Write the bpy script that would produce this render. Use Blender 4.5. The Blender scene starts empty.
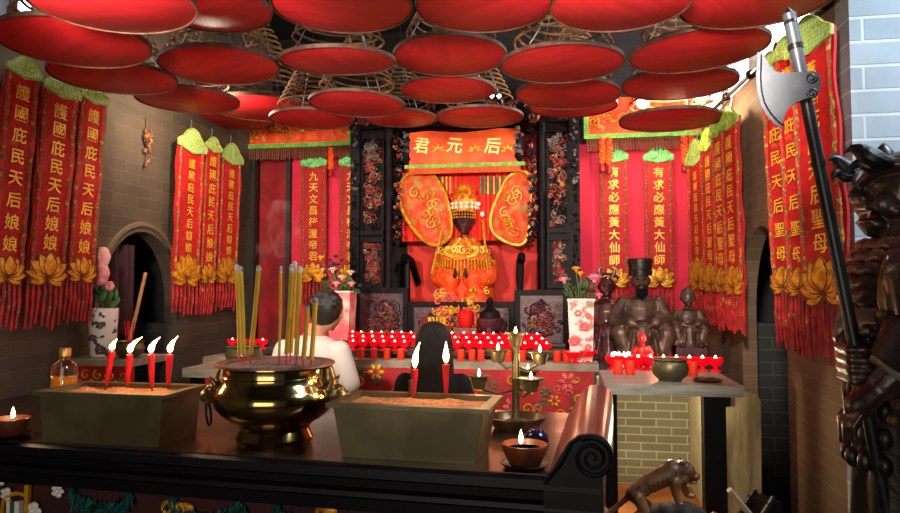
import bpy, bmesh, math, random
from mathutils import Vector, Matrix, Euler
random.seed(11)
S = bpy.context.scene
COL = S.collection
PI = math.pi
def R(d): return math.radians(d)

# ---------------------------------------------------------------- camera and sight lines
FPX = 680.0; YAW = R(9.6); PITCH = R(2.65); EYE = 1.70
def ray(u, v):
    a = (u - 450) / FPX; b = (256.5 - v) / FPX
    f = math.cos(PITCH) - b * math.sin(PITCH); z = math.sin(PITCH) + b * math.cos(PITCH)
    return Vector((-math.sin(YAW) * f + math.cos(YAW) * a, math.cos(YAW) * f + math.sin(YAW) * a, z))
def at(u, v, x=None, y=None, z=None, d=None):
    r = ray(u, v)
    t = x / r.x if x is not None else y / r.y if y is not None else (z - EYE) / r.z if z is not None else d
    return Vector((0, 0, EYE)) + r * t
def px(p):
    q = Vector(p) - Vector((0, 0, EYE)); f = -math.sin(YAW) * q.x + math.cos(YAW) * q.y; a = math.cos(YAW) * q.x + math.sin(YAW) * q.y
    return 450 + FPX * a / (f * math.cos(PITCH) + q.z * math.sin(PITCH))
ORD = 'first second third fourth fifth sixth seventh eighth ninth tenth eleventh twelfth thirteenth fourteenth fifteenth sixteenth seventeenth eighteenth'.split()
cam_d = bpy.data.cameras.new('camera'); cam = bpy.data.objects.new('camera', cam_d); COL.objects.link(cam)
cam.location = (0, 0, EYE); cam.rotation_euler = (PI / 2 + PITCH, 0, YAW)
cam_d.sensor_width = 36; cam_d.lens = 36 * FPX / 900; cam_d.clip_start = 0.05
S.camera = cam

# ---------------------------------------------------------------- materials
def lin(c):
    out = []
    for x in c[:3]:
        x = x / 255.0
        out.append(x / 12.92 if x <= 0.04045 else ((x + 0.055) / 1.055) ** 2.4)
    return (*out, 1)
MATS = {}
def mat(name, c1, c2=None, scale=8, rough=.5, metal=0, bump=0, bscale=None, emit=None, strength=0, trans=0, kind='noise',
        lo=.4, hi=.6, c3=None, hi3=.75, coat=0, alpha=1, stretch=(1, 1, 1), rvar=0, ior=1.45, spec=None):
    if name in MATS: return MATS[name]
    m = bpy.data.materials.new(name); m.use_nodes = True
    nt = m.node_tree; N = nt.nodes; L = nt.links
    b = N['Principled BSDF']
    b.inputs['Roughness'].default_value = rough; b.inputs['Metallic'].default_value = metal
    b.inputs['Base Color'].default_value = lin(c1)
    b.inputs['Transmission Weight'].default_value = trans
    b.inputs['IOR'].default_value = ior
    b.inputs['Coat Weight'].default_value = coat
    if coat: b.inputs['Coat Roughness'].default_value = .12
    b.inputs['Alpha'].default_value = alpha
    if spec is not None: b.inputs['Specular IOR Level'].default_value = spec
    tc = N.new('ShaderNodeTexCoord'); mp = N.new('ShaderNodeMapping'); mp.inputs['Scale'].default_value = stretch
    L.new(tc.outputs['Object'], mp.inputs['Vector'])
    if c2 is not None:
        if kind == 'noise':
            t = N.new('ShaderNodeTexNoise'); t.inputs['Scale'].default_value = scale; t.inputs['Detail'].default_value = 4
            src = t.outputs['Fac']
        elif kind == 'voronoi':
            t = N.new('ShaderNodeTexVoronoi'); t.inputs['Scale'].default_value = scale; src = t.outputs['Distance']
        elif kind == 'wave':
            t = N.new('ShaderNodeTexWave'); t.inputs['Scale'].default_value = scale; t.inputs['Distortion'].default_value = 3
            src = t.outputs['Fac']
        elif kind == 'magic':
            t = N.new('ShaderNodeTexMagic'); t.inputs['Scale'].default_value = scale; t.turbulence_depth = 3
            src = t.outputs['Fac']
        L.new(mp.outputs['Vector'], t.inputs['Vector'])
        r = N.new('ShaderNodeValToRGB'); e = r.color_ramp.elements
        e[0].position = lo; e[0].color = lin(c1); e[1].position = hi; e[1].color = lin(c2)
        if c3 is not None:
            q = e.new(hi3); q.color = lin(c3)
        L.new(src, r.inputs['Fac']); L.new(r.outputs['Color'], b.inputs['Base Color'])
        if rvar:
            mr = N.new('ShaderNodeMapRange'); mr.inputs['To Min'].default_value = rough - rvar; mr.inputs['To Max'].default_value = rough + rvar
            L.new(src, mr.inputs['Value']); L.new(mr.outputs['Result'], b.inputs['Roughness'])
    if bump:
        t2 = N.new('ShaderNodeTexNoise'); t2.inputs['Scale'].default_value = bscale or scale * 2; t2.inputs['Detail'].default_value = 5
        L.new(mp.outputs['Vector'], t2.inputs['Vector'])
        bp = N.new('ShaderNodeBump'); bp.inputs['Strength'].default_value = bump; bp.inputs['Distance'].default_value = .01
        L.new(t2.outputs['Fac'], bp.inputs['Height']); L.new(bp.outputs['Normal'], b.inputs['Normal'])
    if emit is not None:
        b.inputs['Emission Color'].default_value = lin(emit); b.inputs['Emission Strength'].default_value = strength
    MATS[name] = m
    return m
def brick(name, c1, c2, mortar, axis, w, h, rough=.8, ms=.006, stain=(0.55, 1.0), bump=.5):
    m = bpy.data.materials.new(name); m.use_nodes = True
    nt = m.node_tree; N = nt.nodes; L = nt.links; b = N['Principled BSDF']; b.inputs['Roughness'].default_value = rough
    tc = N.new('ShaderNodeTexCoord'); sp = N.new('ShaderNodeSeparateXYZ'); cb = N.new('ShaderNodeCombineXYZ')
    L.new(tc.outputs['Object'], sp.inputs[0]); L.new(sp.outputs['Y' if axis == 'x' else 'X'], cb.inputs['X']); L.new(sp.outputs['Z'], cb.inputs['Y'])
    t = N.new('ShaderNodeTexBrick'); L.new(cb.outputs[0], t.inputs['Vector'])
    t.inputs['Scale'].default_value = 1; t.inputs['Brick Width'].default_value = w; t.inputs['Row Height'].default_value = h
    t.inputs['Mortar Size'].default_value = ms; t.inputs['Mortar Smooth'].default_value = .4; t.inputs['Bias'].default_value = 0
    t.inputs['Color1'].default_value = lin(c1); t.inputs['Color2'].default_value = lin(c2); t.inputs['Mortar'].default_value = lin(mortar)
    n = N.new('ShaderNodeTexNoise'); n.inputs['Scale'].default_value = 2.2; n.inputs['Detail'].default_value = 6; L.new(tc.outputs['Object'], n.inputs['Vector'])
    mr = N.new('ShaderNodeMapRange'); mr.inputs['From Min'].default_value = .3; mr.inputs['From Max'].default_value = .7
    mr.inputs['To Min'].default_value = stain[0]; mr.inputs['To Max'].default_value = stain[1]; L.new(n.outputs['Fac'], mr.inputs['Value'])
    mx = N.new('ShaderNodeMix'); mx.data_type = 'RGBA'; mx.blend_type = 'MULTIPLY'; mx.inputs['Factor'].default_value = 1
    L.new(t.outputs['Color'], mx.inputs['A']); L.new(mr.outputs['Result'], mx.inputs['B']); L.new(mx.outputs['Result'], b.inputs['Base Color'])
    bp = N.new('ShaderNodeBump'); bp.inputs['Strength'].default_value = bump; bp.inputs['Distance'].default_value = .006; bp.invert = True
    L.new(t.outputs['Fac'], bp.inputs['Height']); L.new(bp.outputs['Normal'], b.inputs['Normal'])
    return m

# ---------------------------------------------------------------- mesh building
class MB:
    def __init__(s): s.v = []; s.f = []
    def add(s, vs, fs, M=None):
        o = len(s.v)
        s.v += [(M @ Vector(p)) if M is not None else Vector(p) for p in vs]
        s.f += [tuple(i + o for i in f) for f in fs]
        return s
    def box(s, c, d, rz=0, M=None):
        x, y, z = d[0] / 2, d[1] / 2, d[2] / 2
        vs = [(-x, -y, -z), (x, -y, -z), (x, y, -z), (-x, y, -z), (-x, -y, z), (x, -y, z), (x, y, z), (-x, y, z)]
        T = Matrix.Translation(c) @ Matrix.Rotation(rz, 4, 'Z')
        if M is not None: T = M @ T
        return s.add(vs, [(3, 2, 1, 0), (4, 5, 6, 7), (0, 1, 5, 4), (1, 2, 6, 5), (2, 3, 7, 6), (3, 0, 4, 7)], T)
    def span(s, a, b):
        a = Vector(a); b = Vector(b)
        return s.box((a + b) / 2, [abs(q) for q in (b - a)])
    def tube(s, pts, r, n=6, closed=False, flat=None):
        pts = [Vector(p) for p in pts]; k = len(pts)
        rs = r if isinstance(r, (list, tuple)) else [r] * k
        tg = []
        for i in range(k):
            a = pts[(i - 1) % k] if closed or i > 0 else pts[i]
            b = pts[(i + 1) % k] if closed or i < k - 1 else pts[i]
            t = (b - a); tg.append(t.normalized() if t.length > 1e-9 else Vector((0, 0, 1)))
        up = Vector((0, 0, 1)) if abs(tg[0].z) < .9 else Vector((1, 0, 0))
        x = tg[0].cross(up).normalized(); vs = []; fs = []
        for i in range(k):
            x = (x - tg[i] * x.dot(tg[i]))
            if x.length < 1e-6: x = tg[i].orthogonal()
            x.normalize(); y = tg[i].cross(x)
            for j in range(n):
                a = 2 * PI * j / n
                vs.append(pts[i] + x * (math.cos(a) * rs[i]) + y * (math.sin(a) * rs[i]))
        for i in range(k if closed else k - 1):
            for j in range(n):
                a = i * n + j; b = i * n + (j + 1) % n; c = ((i + 1) % k) * n + (j + 1) % n; d = ((i + 1) % k) * n + j
                fs.append((a, b, c, d))
        if not closed:
            fs.append(tuple(range(n))[::-1]); fs.append(tuple((k - 1) * n + j for j in range(n)))
        return s.add(vs, fs)
    def cyl(s, a, b, r, r2=None, n=14): return s.tube([a, b], [r, r if r2 is None else r2], n)
    def lathe(s, prof, c=(0, 0, 0), n=24, M=None, sx=1, sy=1, ring=False):
        if ring: prof = list(prof) + [prof[0]]
        vs = []; fs = []; k = len(prof)
        for r, z in prof:
            for j in range(n):
                a = 2 * PI * j / n
                vs.append((c[0] + r * math.cos(a) * sx, c[1] + r * math.sin(a) * sy, c[2] + z))
        for i in range(k - 1):
            for j in range(n):
                fs.append((i * n + j, i * n + (j + 1) % n, (i + 1) * n + (j + 1) % n, (i + 1) * n + j))
        if ring: return s.add(vs, fs, M)
        if prof[0][0] > 1e-6: fs.append(tuple(range(n))[::-1])
        if prof[-1][0] > 1e-6: fs.append(tuple((k - 1) * n + j for j in range(n)))
        return s.add(vs, fs, M)
    def ell(s, c, r, n=12, m=8, rot=None):
        if not isinstance(r, (list, tuple)): r = (r, r, r)
        M = Matrix.Translation(c)
        if rot: M = M @ Euler(rot).to_matrix().to_4x4()
        M = M @ Matrix.Diagonal((r[0], r[1], r[2], 1))
        return s.lathe([(math.sin(PI * i / m), -math.cos(PI * i / m)) for i in range(m + 1)], n=n, M=M)
    def cap(s, a, b, r1, r2, n=10):
        a = Vector(a); b = Vector(b); s.tube([a, b], [r1, r2], n); s.ell(a, r1, n, 8); s.ell(b, r2, n, 8); return s
    def prism(s, poly, t, M=None):
        n = len(poly)
        vs = [(p[0], p[1], 0) for p in poly] + [(p[0], p[1], t) for p in poly]
        fs = [tuple(range(n))[::-1], tuple(range(n, 2 * n))] + [(i, (i + 1) % n, n + (i + 1) % n, n + i) for i in range(n)]
        return s.add(vs, fs, M)
    def grid(s, nu, nv, fn, thick=None):
        vs = [fn(i / nu, j / nv) for j in range(nv + 1) for i in range(nu + 1)]
        w = nu + 1
        fs = [(j * w + i, j * w + i + 1, (j + 1) * w + i + 1, (j + 1) * w + i) for j in range(nv) for i in range(nu)]
        if thick is not None:
            T = Vector(thick); o = len(vs); vs2 = [Vector(p) + T for p in vs]
            fs2 = [tuple(q + o for q in f[::-1]) for f in fs]
            edge = [i for i in range(w)] + [j * w + nu for j in range(1, nv + 1)] + [nv * w + i for i in range(nu - 1, -1, -1)] + [j * w for j in range(nv - 1, 0, -1)]
            side = [(edge[i], edge[(i + 1) % len(edge)], edge[(i + 1) % len(edge)] + o, edge[i] + o) for i in range(len(edge))]
            return s.add([Vector(p) for p in vs] + vs2, fs + fs2 + side)
        return s.add(vs, fs)
    def mesh(s, name, smooth=35, merge=True):
        me = bpy.data.meshes.new(name); me.from_pydata([tuple(p) for p in s.v], [], s.f)
        bm = bmesh.new(); bm.from_mesh(me)
        if merge: bmesh.ops.remove_doubles(bm, verts=bm.verts, dist=1e-6)
        bmesh.ops.recalc_face_normals(bm, faces=bm.faces)
        bm.to_mesh(me); bm.free()
        if smooth:
            me.polygons.foreach_set('use_smooth', [True] * len(me.polygons))
            me.set_sharp_from_angle(angle=R(smooth))
        return me
    def build(s, name, m, parent=None, loc=(0, 0, 0), rot=(0, 0, 0), smooth=35):
        return obj(name, s.mesh(name, smooth), m, parent, loc, rot)
def obj(name, me, m, parent=None, loc=(0, 0, 0), rot=(0, 0, 0)):
    o = bpy.data.objects.new(name, me); COL.objects.link(o)
    if m is not None:
        me.materials.clear(); me.materials.append(m)
    o.location = loc; o.rotation_euler = rot
    if parent is not None: o.parent = parent
    return o
def tag(o, label=None, cat=None, group=None, kind=None):
    if label: o['label'] = label
    if cat: o['category'] = cat
    if group: o['group'] = group
    if kind: o['kind'] = kind
    return o
def thing(name, label, cat, loc=(0, 0, 0), rz=0, group=None):
    o = bpy.data.objects.new(name, None); COL.objects.link(o); o.location = loc; o.rotation_euler = (0, 0, rz); o.empty_display_size = .05
    return tag(o, label, cat, group)
def dup(root, loc, rz=None, label=None, group=None, name=None, scale=None):
    r = root.copy(); COL.objects.link(r); r.location = loc
    if rz is not None: r.rotation_euler = (0, 0, rz)
    if scale: r.scale = (scale,) * 3 if not isinstance(scale, tuple) else scale
    if label: r['label'] = label
    if group: r['group'] = group
    for ch in list(root.children):
        c = ch.copy(); COL.objects.link(c); c.parent = r
        for g in list(ch.children):
            d = g.copy(); COL.objects.link(d); d.parent = c
    return r
def struct(name, mb, m, parent=None, smooth=35):
    o = mb.build(name, m, parent, smooth=smooth)
    if parent is None: o['kind'] = 'structure'
    return o
def evaluated(me, mods):
    o = bpy.data.objects.new('work', me); COL.objects.link(o)
    for t, kw in mods:
        md = o.modifiers.new('m', t)
        for k, v in kw.items(): setattr(md, k, v)
    dg = bpy.context.evaluated_depsgraph_get(); dg.update()
    out = bpy.data.meshes.new_from_object(o.evaluated_get(dg))
    bpy.data.objects.remove(o); bpy.data.meshes.remove(me)
    return out
def blob(mb, name, voxel=.01, smooth=5):
    me = mb.mesh(name, 0)
    me = evaluated(me, [('REMESH', dict(mode='VOXEL', voxel_size=voxel)), ('SMOOTH', dict(factor=.5, iterations=smooth))])
    me.name = name
    me.polygons.foreach_set('use_smooth', [True] * len(me.polygons))
    return me
GLYPH = {}
def glyph(ch):
    if ch not in GLYPH:
        cu = bpy.data.curves.new('g', 'FONT'); cu.body = ch; cu.size = 1; cu.align_x = 'CENTER'; cu.align_y = 'CENTER'
        cu.extrude = .012; cu.offset = .012; cu.resolution_u = 2
        o = bpy.data.objects.new('g', cu); COL.objects.link(o)
        dg = bpy.context.evaluated_depsgraph_get(); dg.update()
        me = bpy.data.meshes.new_from_object(o.evaluated_get(dg))
        vs = [v.co.copy() for v in me.vertices]
        if vs:
            lo = [min(v[i] for v in vs) for i in range(2)]; hi = [max(v[i] for v in vs) for i in range(2)]
            c = Vector(((lo[0] + hi[0]) / 2, (lo[1] + hi[1]) / 2, 0)); vs = [v - c for v in vs]
        GLYPH[ch] = (vs, [tuple(p.vertices) for p in me.polygons])
        bpy.data.objects.remove(o); bpy.data.meshes.remove(me); bpy.data.curves.remove(cu)
    return GLYPH[ch]
def write(mb, ch, M): mb.add(*glyph(ch), M)
def arc(c, r, a0, a1, n): return [(c[0] + r * math.cos(R(a0 + (a1 - a0) * i / n)), c[1] + r * math.sin(R(a0 + (a1 - a0) * i / n))) for i in range(n + 1)]
def curl(mb, c, r, turns, rad, a0=0, ax=(1, 0, 0), az=(0, 0, 1), n=14, sgn=1):
    ax = Vector(ax); az = Vector(az); c = Vector(c); pts = []
    for i in range(n + 1):
        t = i / n; a = a0 + sgn * turns * 2 * PI * t; q = r * (1 - .85 * t)
        pts.append(c + ax * (math.cos(a) * q) + az * (math.sin(a) * q))
    mb.tube(pts, [rad * (1 - .4 * i / n) for i in range(n + 1)], 5)
def spline(pts, k=5):
    P = [Vector(p) for p in pts]; out = []
    for i in range(len(P) - 1):
        a = P[max(i - 1, 0)]; b = P[i]; c = P[i + 1]; d = P[min(i + 2, len(P) - 1)]
        for j in range(k):
            t = j / k
            out.append(.5 * ((2 * b) + (c - a) * t + (2 * a - 5 * b + 4 * c - d) * t * t + (3 * b - a - 3 * c + d) * t ** 3))
    return out + [P[-1]]
def stube(mb, pts, rs, k=5, n=10):
    q = spline([(r, 0, 0) for r in rs], k); return mb.tube(spline(pts, k), [max(v.x, .0008) for v in q], n)
def carving(x0, x1, z0, z1, y, n, rad, rnd):
    mb = MB(); w = min(x1 - x0, z1 - z0)
    for i in range(n):
        r = w * rnd.uniform(.1, .22)
        c = (rnd.uniform(x0 + r, x1 - r), y - rad * rnd.uniform(.2, 1.3), rnd.uniform(z0 + r, z1 - r))
        curl(mb, c, r, rnd.uniform(.8, 1.5), rad * rnd.uniform(.7, 1.2), rnd.uniform(0, 6), sgn=rnd.choice((-1, 1)), n=10)
        if rnd.random() < .6: mb.ell((c[0] + r * .8, y - rad, c[2] - r * .5), (r * .35, rad * 1.4, r * .25), 6, 4, (0, rnd.uniform(0, 3), 0))
    return mb
# ---------------------------------------------------------------- palette
m_red_under = mat('coil_tray_red', (190, 24, 32), (150, 16, 22), 3, .5, lo=.3, hi=.7, bump=.1, bscale=30, stretch=(1, 5, 1))
m_rim = mat('tray_rim_wood', (92, 56, 38), (66, 38, 26), 20, .6)
m_coil = mat('incense_paste', (150, 108, 62), (104, 72, 40), 30, .85, bump=.2)
m_wire = mat('wire', (150, 150, 150), None, rough=.4, metal=.8)
m_black = mat('black_lacquer', (7, 6, 9), (11, 9, 13), 6, .45, bump=.06, bscale=14, spec=.22)
m_dark = mat('dark_timber', (26, 22, 21), (38, 30, 26), 9, .6, bump=.2, stretch=(1, 6, 6))
m_carve = mat('carved_dark_wood', (25, 18, 21), (15, 11, 13), 14, .45, bump=.1, bscale=40, spec=.08)
m_carve_red = mat('carved_red_wood', (74, 28, 40), (46, 20, 30), 14, .4, bump=.3, bscale=40)
m_carve_acc = mat('carving_red_gilt', (128, 36, 24), (52, 26, 24), 16, .45, lo=.42, hi=.55, c3=(176, 112, 50), hi3=.68)
m_carve_grey = mat('carving_worn', (96, 84, 82), (46, 38, 40), 22, .5)
m_gold = mat('gold_thread', (214, 152, 28), (176, 108, 16), 25, .42, metal=.25, bump=.2)
m_goldb = mat('gold_lettering', (232, 180, 60), (208, 148, 36), 30, .4, metal=.2)
m_brocade = mat('red_brocade', (178, 14, 16), (150, 10, 14), 18, .7, lo=.4, hi=.62, c3=(190, 60, 22), hi3=.78, bump=.15)
m_border = mat('brocade_border', (190, 30, 18), (58, 62, 30), 40, .7, lo=.42, hi=.52, c3=(200, 120, 40), hi3=.66)
m_fringe = mat('red_silk_fringe', (176, 20, 18), (120, 10, 14), 14, .6)
m_cap = mat('green_brocade', (168, 196, 122), (116, 150, 76), 34, .65, kind='magic', lo=.3, hi=.7)
m_cap2 = mat('mint_brocade', (128, 205, 130), (96, 170, 96), 30, .65)
m_cap3 = mat('olive_gold_brocade', (176, 166, 60), (130, 140, 50), 30, .6)
m_panel = mat('crimson_cloth', (216, 34, 68), (204, 28, 58), 3, .75)
m_curtain = mat('deep_red_cloth', (150, 12, 18), (120, 8, 14), 4, .75)
m_orange = mat('orange_embroidery', (226, 84, 14), (204, 44, 12), 16, .65, lo=.42, hi=.6, c3=(228, 150, 40), hi3=.74, bump=.2)
m_orange2 = mat('orange_satin', (232, 88, 16), (218, 62, 12), 6, .6)
m_redorange = mat('vermilion_cloth', (222, 40, 12), (202, 24, 12), 5, .65)
m_greenedge = mat('green_edging', (120, 170, 60), (86, 140, 52), 30, .65)
m_brownfringe = mat('brown_fringe', (120, 62, 30), (80, 40, 24), 40, .7, stretch=(6, 6, 1))
m_brass = mat('polished_brass', (190, 164, 104), (168, 138, 80), 6, .13, metal=1, rvar=.05)
m_brass_dull = mat('dull_brass', (108, 98, 70), (84, 74, 50), 5, .42, metal=.6, rvar=.08)
m_bronze = mat('dark_bronze', (62, 42, 34), (40, 27, 23), 6, .36, metal=.35, bump=.2, bscale=30, coat=.15)
m_bronze2 = mat('black_bronze', (40, 34, 32), (26, 22, 21), 8, .38, metal=.4, bump=.25, bscale=40)
m_steel = mat('stainless_steel', (176, 168, 152), (150, 142, 126), 5, .36, metal=.3, stretch=(1, 8, 8))
m_iron = mat('grey_steel', (88, 90, 96), (66, 68, 76), 7, .45, metal=.5, bump=.08)
m_pole = mat('black_pole', (36, 34, 34), (24, 23, 23), 8, .35, metal=.4)
m_tabletop = mat('table_top_metal', (84, 68, 52), (58, 46, 36), 4, .3, metal=.6, rvar=.08)
m_sand = mat('ash_sand', (190, 128, 84), (150, 96, 62), 60, .95, bump=.6, bscale=90)
m_ash = mat('censer_ash', (150, 128, 118), (110, 88, 80), 60, .95, bump=.5, bscale=90)
m_candle = mat('red_candle_wax', (214, 22, 38), (190, 14, 30), 20, .35)
m_stick = mat('bamboo_stick', (120, 70, 40), (90, 48, 30), 20, .7)
m_incense = mat('yellow_incense', (196, 158, 34), (160, 124, 24), 20, .75, stretch=(1, 1, .2))
m_burnt = mat('burnt_ash_tip', (196, 188, 178), (90, 84, 80), 40, .9)
m_flame = mat('flame', (255, 200, 110), None, emit=(255, 214, 140), strength=9)
m_flame_small = mat('lamp_flame', (255, 220, 160), None, emit=(255, 226, 170), strength=6)
m_redglass = mat('red_glass', (214, 8, 30), (190, 4, 24), 10, .15, trans=.25, emit=(225, 4, 30), strength=.42)
m_redplastic = mat('vermilion_wax', (226, 52, 20), (206, 36, 14), 9, .5, emit=(230, 50, 20), strength=.06)
m_terra = mat('terracotta', (112, 54, 26), (78, 36, 18), 10, .4, coat=.3)
m_oil = mat('lamp_oil', (120, 52, 20), None, rough=.1)
m_darkplate = mat('dark_saucer', (44, 36, 32), (30, 25, 23), 6, .35, metal=.5)
m_blue = mat('blue_glaze', (18, 26, 60), (10, 14, 34), 6, .15, coat=.5)
m_glass = mat('clear_glass', (240, 235, 220), None, rough=.04, trans=1, ior=1.45)
m_yoil = mat('yellow_oil', (232, 150, 24), None, rough=.1, trans=.3, emit=(230, 140, 20), strength=.12)
m_capgold = mat('bottle_cap', (196, 150, 80), None, rough=.35, metal=.6)
m_porc = mat('white_porcelain', (226, 218, 206), (214, 204, 194), 5, .2, coat=.4)
m_porc_pic = mat('painted_porcelain', (228, 218, 208), (214, 120, 120), 14, .2, lo=.5, hi=.56, c3=(110, 150, 110), hi3=.68, coat=.4)
m_porc_pink = mat('pink_porcelain', (222, 100, 110), (236, 190, 180), 9, .25, lo=.45, hi=.62, coat=.4)
m_porc_ink = mat('inked_porcelain', (226, 216, 206), (44, 42, 50), 17, .25, lo=.54, hi=.58, c3=(120, 110, 110), hi3=.7, coat=.4)
m_leaf = mat('leaf_green', (60, 92, 44), (36, 60, 28), 12, .6)
m_stem = mat('dry_stem', (90, 96, 50), None, rough=.7)
m_pink = mat('pink_petal', (240, 160, 185), (226, 120, 150), 12, .6)
m_white = mat('cream_petal', (236, 214, 196), (226, 180, 160), 12, .6)
m_yellow = mat('yellow_petal', (240, 180, 40), (220, 140, 20), 12, .6)
m_purple = mat('dark_petal', (46, 30, 44), None, rough=.6)
m_skin = mat('skin', (196, 140, 112), (180, 122, 96), 6, .5)
m_hair = mat('black_hair', (22, 17, 16), (36, 28, 26), 60, .38, stretch=(8, 8, 1), bump=.5, bscale=60)
m_hairbrown = mat('brown_black_hair', (32, 22, 18), (18, 13, 11), 60, .42, stretch=(8, 8, .6), bump=.6, bscale=50)
m_tee = mat('white_cotton', (208, 198, 188), (196, 186, 176), 5, .85, bump=.2, bscale=14)
m_blacktop = mat('black_cotton', (16, 15, 16), (24, 22, 23), 6, .85)
m_jeans = mat('dark_denim', (34, 38, 50), (26, 29, 38), 20, .85)
m_darkface = mat('smoked_face', (74, 30, 30), (52, 22, 24), 10, .35)
m_bulb = mat('lit_bulb', (255, 244, 220), None, emit=(255, 240, 210), strength=14)
m_sky = mat('daylight_pane', (240, 244, 255), None, emit=(232, 240, 255), strength=5)
m_skirt = mat('skirt_cloth', (58, 8, 12), (38, 6, 9), 6, .8, lo=.4, hi=.6)
m_teal = mat('teal_tinsel', (14, 92, 84), (8, 58, 56), 30, .35, metal=.3)
m_altarcloth = mat('altar_cloth', (150, 16, 22), (176, 26, 28), 5, .7)
m_motif_g = mat('green_thread', (56, 110, 70), (36, 80, 56), 20, .65)
m_board = mat('pale_board', (168, 150, 116), (112, 96, 70), 4, .7, stretch=(3, 3, .6))
m_ground = mat('sandy_ledge', (176, 110, 52), (140, 84, 40), 6, .85, bump=.3)
m_rock = mat('dark_rock', (52, 42, 34), (34, 27, 23), 9, .8, bump=.8, bscale=16)
m_tiger = mat('tiger_bronze', (136, 90, 52), (84, 54, 32), 7, .42, metal=.2, bump=.15)
m_stone = mat('worn_stone', (150, 136, 116), (118, 104, 88), 6, .75, bump=.3)
m_floor = mat('dark_floor_tile', (58, 46, 40), (44, 35, 30), 4, .4)
m_ceil = mat('near_black_boards', (13, 12, 13), (20, 18, 19), 5, .75, stretch=(1, 8, 1))
m_dried = mat('dried_herb', (150, 96, 62), (100, 60, 40), 20, .85)
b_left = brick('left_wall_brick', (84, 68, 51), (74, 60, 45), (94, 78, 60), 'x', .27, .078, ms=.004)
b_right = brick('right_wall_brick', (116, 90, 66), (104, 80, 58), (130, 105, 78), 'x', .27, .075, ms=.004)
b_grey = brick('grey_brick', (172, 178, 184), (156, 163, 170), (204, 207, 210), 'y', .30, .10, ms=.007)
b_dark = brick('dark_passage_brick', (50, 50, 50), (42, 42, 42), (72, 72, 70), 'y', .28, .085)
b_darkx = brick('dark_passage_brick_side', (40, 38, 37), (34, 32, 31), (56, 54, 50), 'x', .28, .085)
b_niche = brick('niche_brick', (140, 138, 116), (128, 126, 106), (196, 190, 156), 'y', .172, .047, ms=.005, stain=(.8, 1))
b_back = brick('back_wall_brick', (40, 31, 27), (34, 27, 24), (50, 41, 35), 'y', .27, .078)

# ---------------------------------------------------------------- the hall
XL, XR, YB = -2.95, 1.15, 6.5
struct('floor', MB().span((-4.6, -2.2, -.08), (3.4, 7, 0)), m_floor)
# ceiling: near-black boards
struct('ceiling', MB().span((-4.6, -2.2, 4.25), (3.4, 7, 4.33)), m_ceil)
for i, y in enumerate((2.2, 3.5, 4.8)):
    o = struct('trim_%d' % (i + 1), MB().span((XL, y - .09, 4.0), (XR + .1, y + .09, 4.25)), m_dark)
def arch_outline(y0, y1, spring, top, n=14):
    c = (y0 + y1) / 2; h = (y1 - y0) / 2
    return [(c + h * math.cos(PI * i / n), spring + (top - spring) * math.sin(PI * i / n)) for i in range(n + 1)]
YZX = Matrix(((0, 0, 1, 0), (1, 0, 0, 0), (0, 1, 0, 0), (0, 0, 0, 1)))   # (a, b) drawn as (y, z), thickness along x
def side_wall(name, x, t, y0, y1, top0, top1, ar, m, notch=None):
    a0, a1, sp, tp = ar
    poly = [(y0, 0), (a0, 0), (a0, sp)] + arch_outline(a0, a1, sp, tp)[::-1] + [(a1, 0), (y1, 0), (y1, top1)]
    if notch: poly += [(notch[1], top1), (notch[1], notch[2]), (notch[0], notch[2]), (notch[0], top0)]
    poly += [(y0, top0)]
    mb = MB().prism(poly, t, Matrix.Translation((x, 0, 0)) @ YZX)
    return struct(name, mb, m)
AL = (3.94, 4.85, 1.58, 2.10); ARR = (3.84, 4.76, 1.54, 2.07)
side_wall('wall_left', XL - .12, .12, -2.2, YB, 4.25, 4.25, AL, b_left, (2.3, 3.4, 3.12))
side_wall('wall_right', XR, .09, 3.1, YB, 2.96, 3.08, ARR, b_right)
struct('wall_back', MB().span((XL, YB, 0), (XR + .3, YB + .2, 4.25)), b_back)
# the end of the right wall turns outwards behind the guardian
struct('wall_front_right', MB().span((XR, 2.96, 0), (3.2, 3.1, 4.25)), b_grey)
struct('wall_far_right', MB().span((3.2, -2.2, 0), (3.4, 3.0, 4.25)), b_darkx)
# side passages seen through the two arches
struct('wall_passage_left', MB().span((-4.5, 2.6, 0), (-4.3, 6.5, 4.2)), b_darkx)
struct('wall_passage_left_end', MB().span((-4.3, 5.3, 0), (XL - .12, 5.5, 4.2)), mat('shade_dark_plaster', (34, 31, 30)))  # passage gloom is put into the dark plaster colour
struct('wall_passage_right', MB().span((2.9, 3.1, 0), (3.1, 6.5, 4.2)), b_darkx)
struct('wall_passage_right_end', MB().span((XR + .09, 6.0, 0), (2.9, 6.2, 2.9)), mat('shade_dark_plaster', (34, 31, 30), (26, 24, 24), 4, .85))  # same gloom coloured into this end wall
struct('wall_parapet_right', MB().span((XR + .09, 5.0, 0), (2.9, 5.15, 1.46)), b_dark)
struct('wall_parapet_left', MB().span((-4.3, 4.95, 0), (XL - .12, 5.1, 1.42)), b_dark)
struct('light_block_right', MB().span((XR + .09, 3.1, 2.9), (3.1, 6.5, 2.96)), m_ceil)  # unseen slab added to stop the clerestory pane lighting the right passage
struct('light_block_left', MB().span((-4.5, 1.5, 2.95), (XL - .12, 6.5, 3.05)), m_ceil)  # unseen slab added to keep the left pane's light out of the passage
# arch mouldings
for nm, x, ar in (('trim_arch_left', XL - .005, AL),):
    a0, a1, sp, tp = ar
    pts = [(x, p[0], p[1]) for p in arch_outline(a0 - .05, a1 + .05, sp, tp + .05, 20)]
    struct(nm, MB().tube(pts, .022, 6), mat('arch_plaster', (104, 86, 66), (92, 76, 58), 6, .85))
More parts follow.
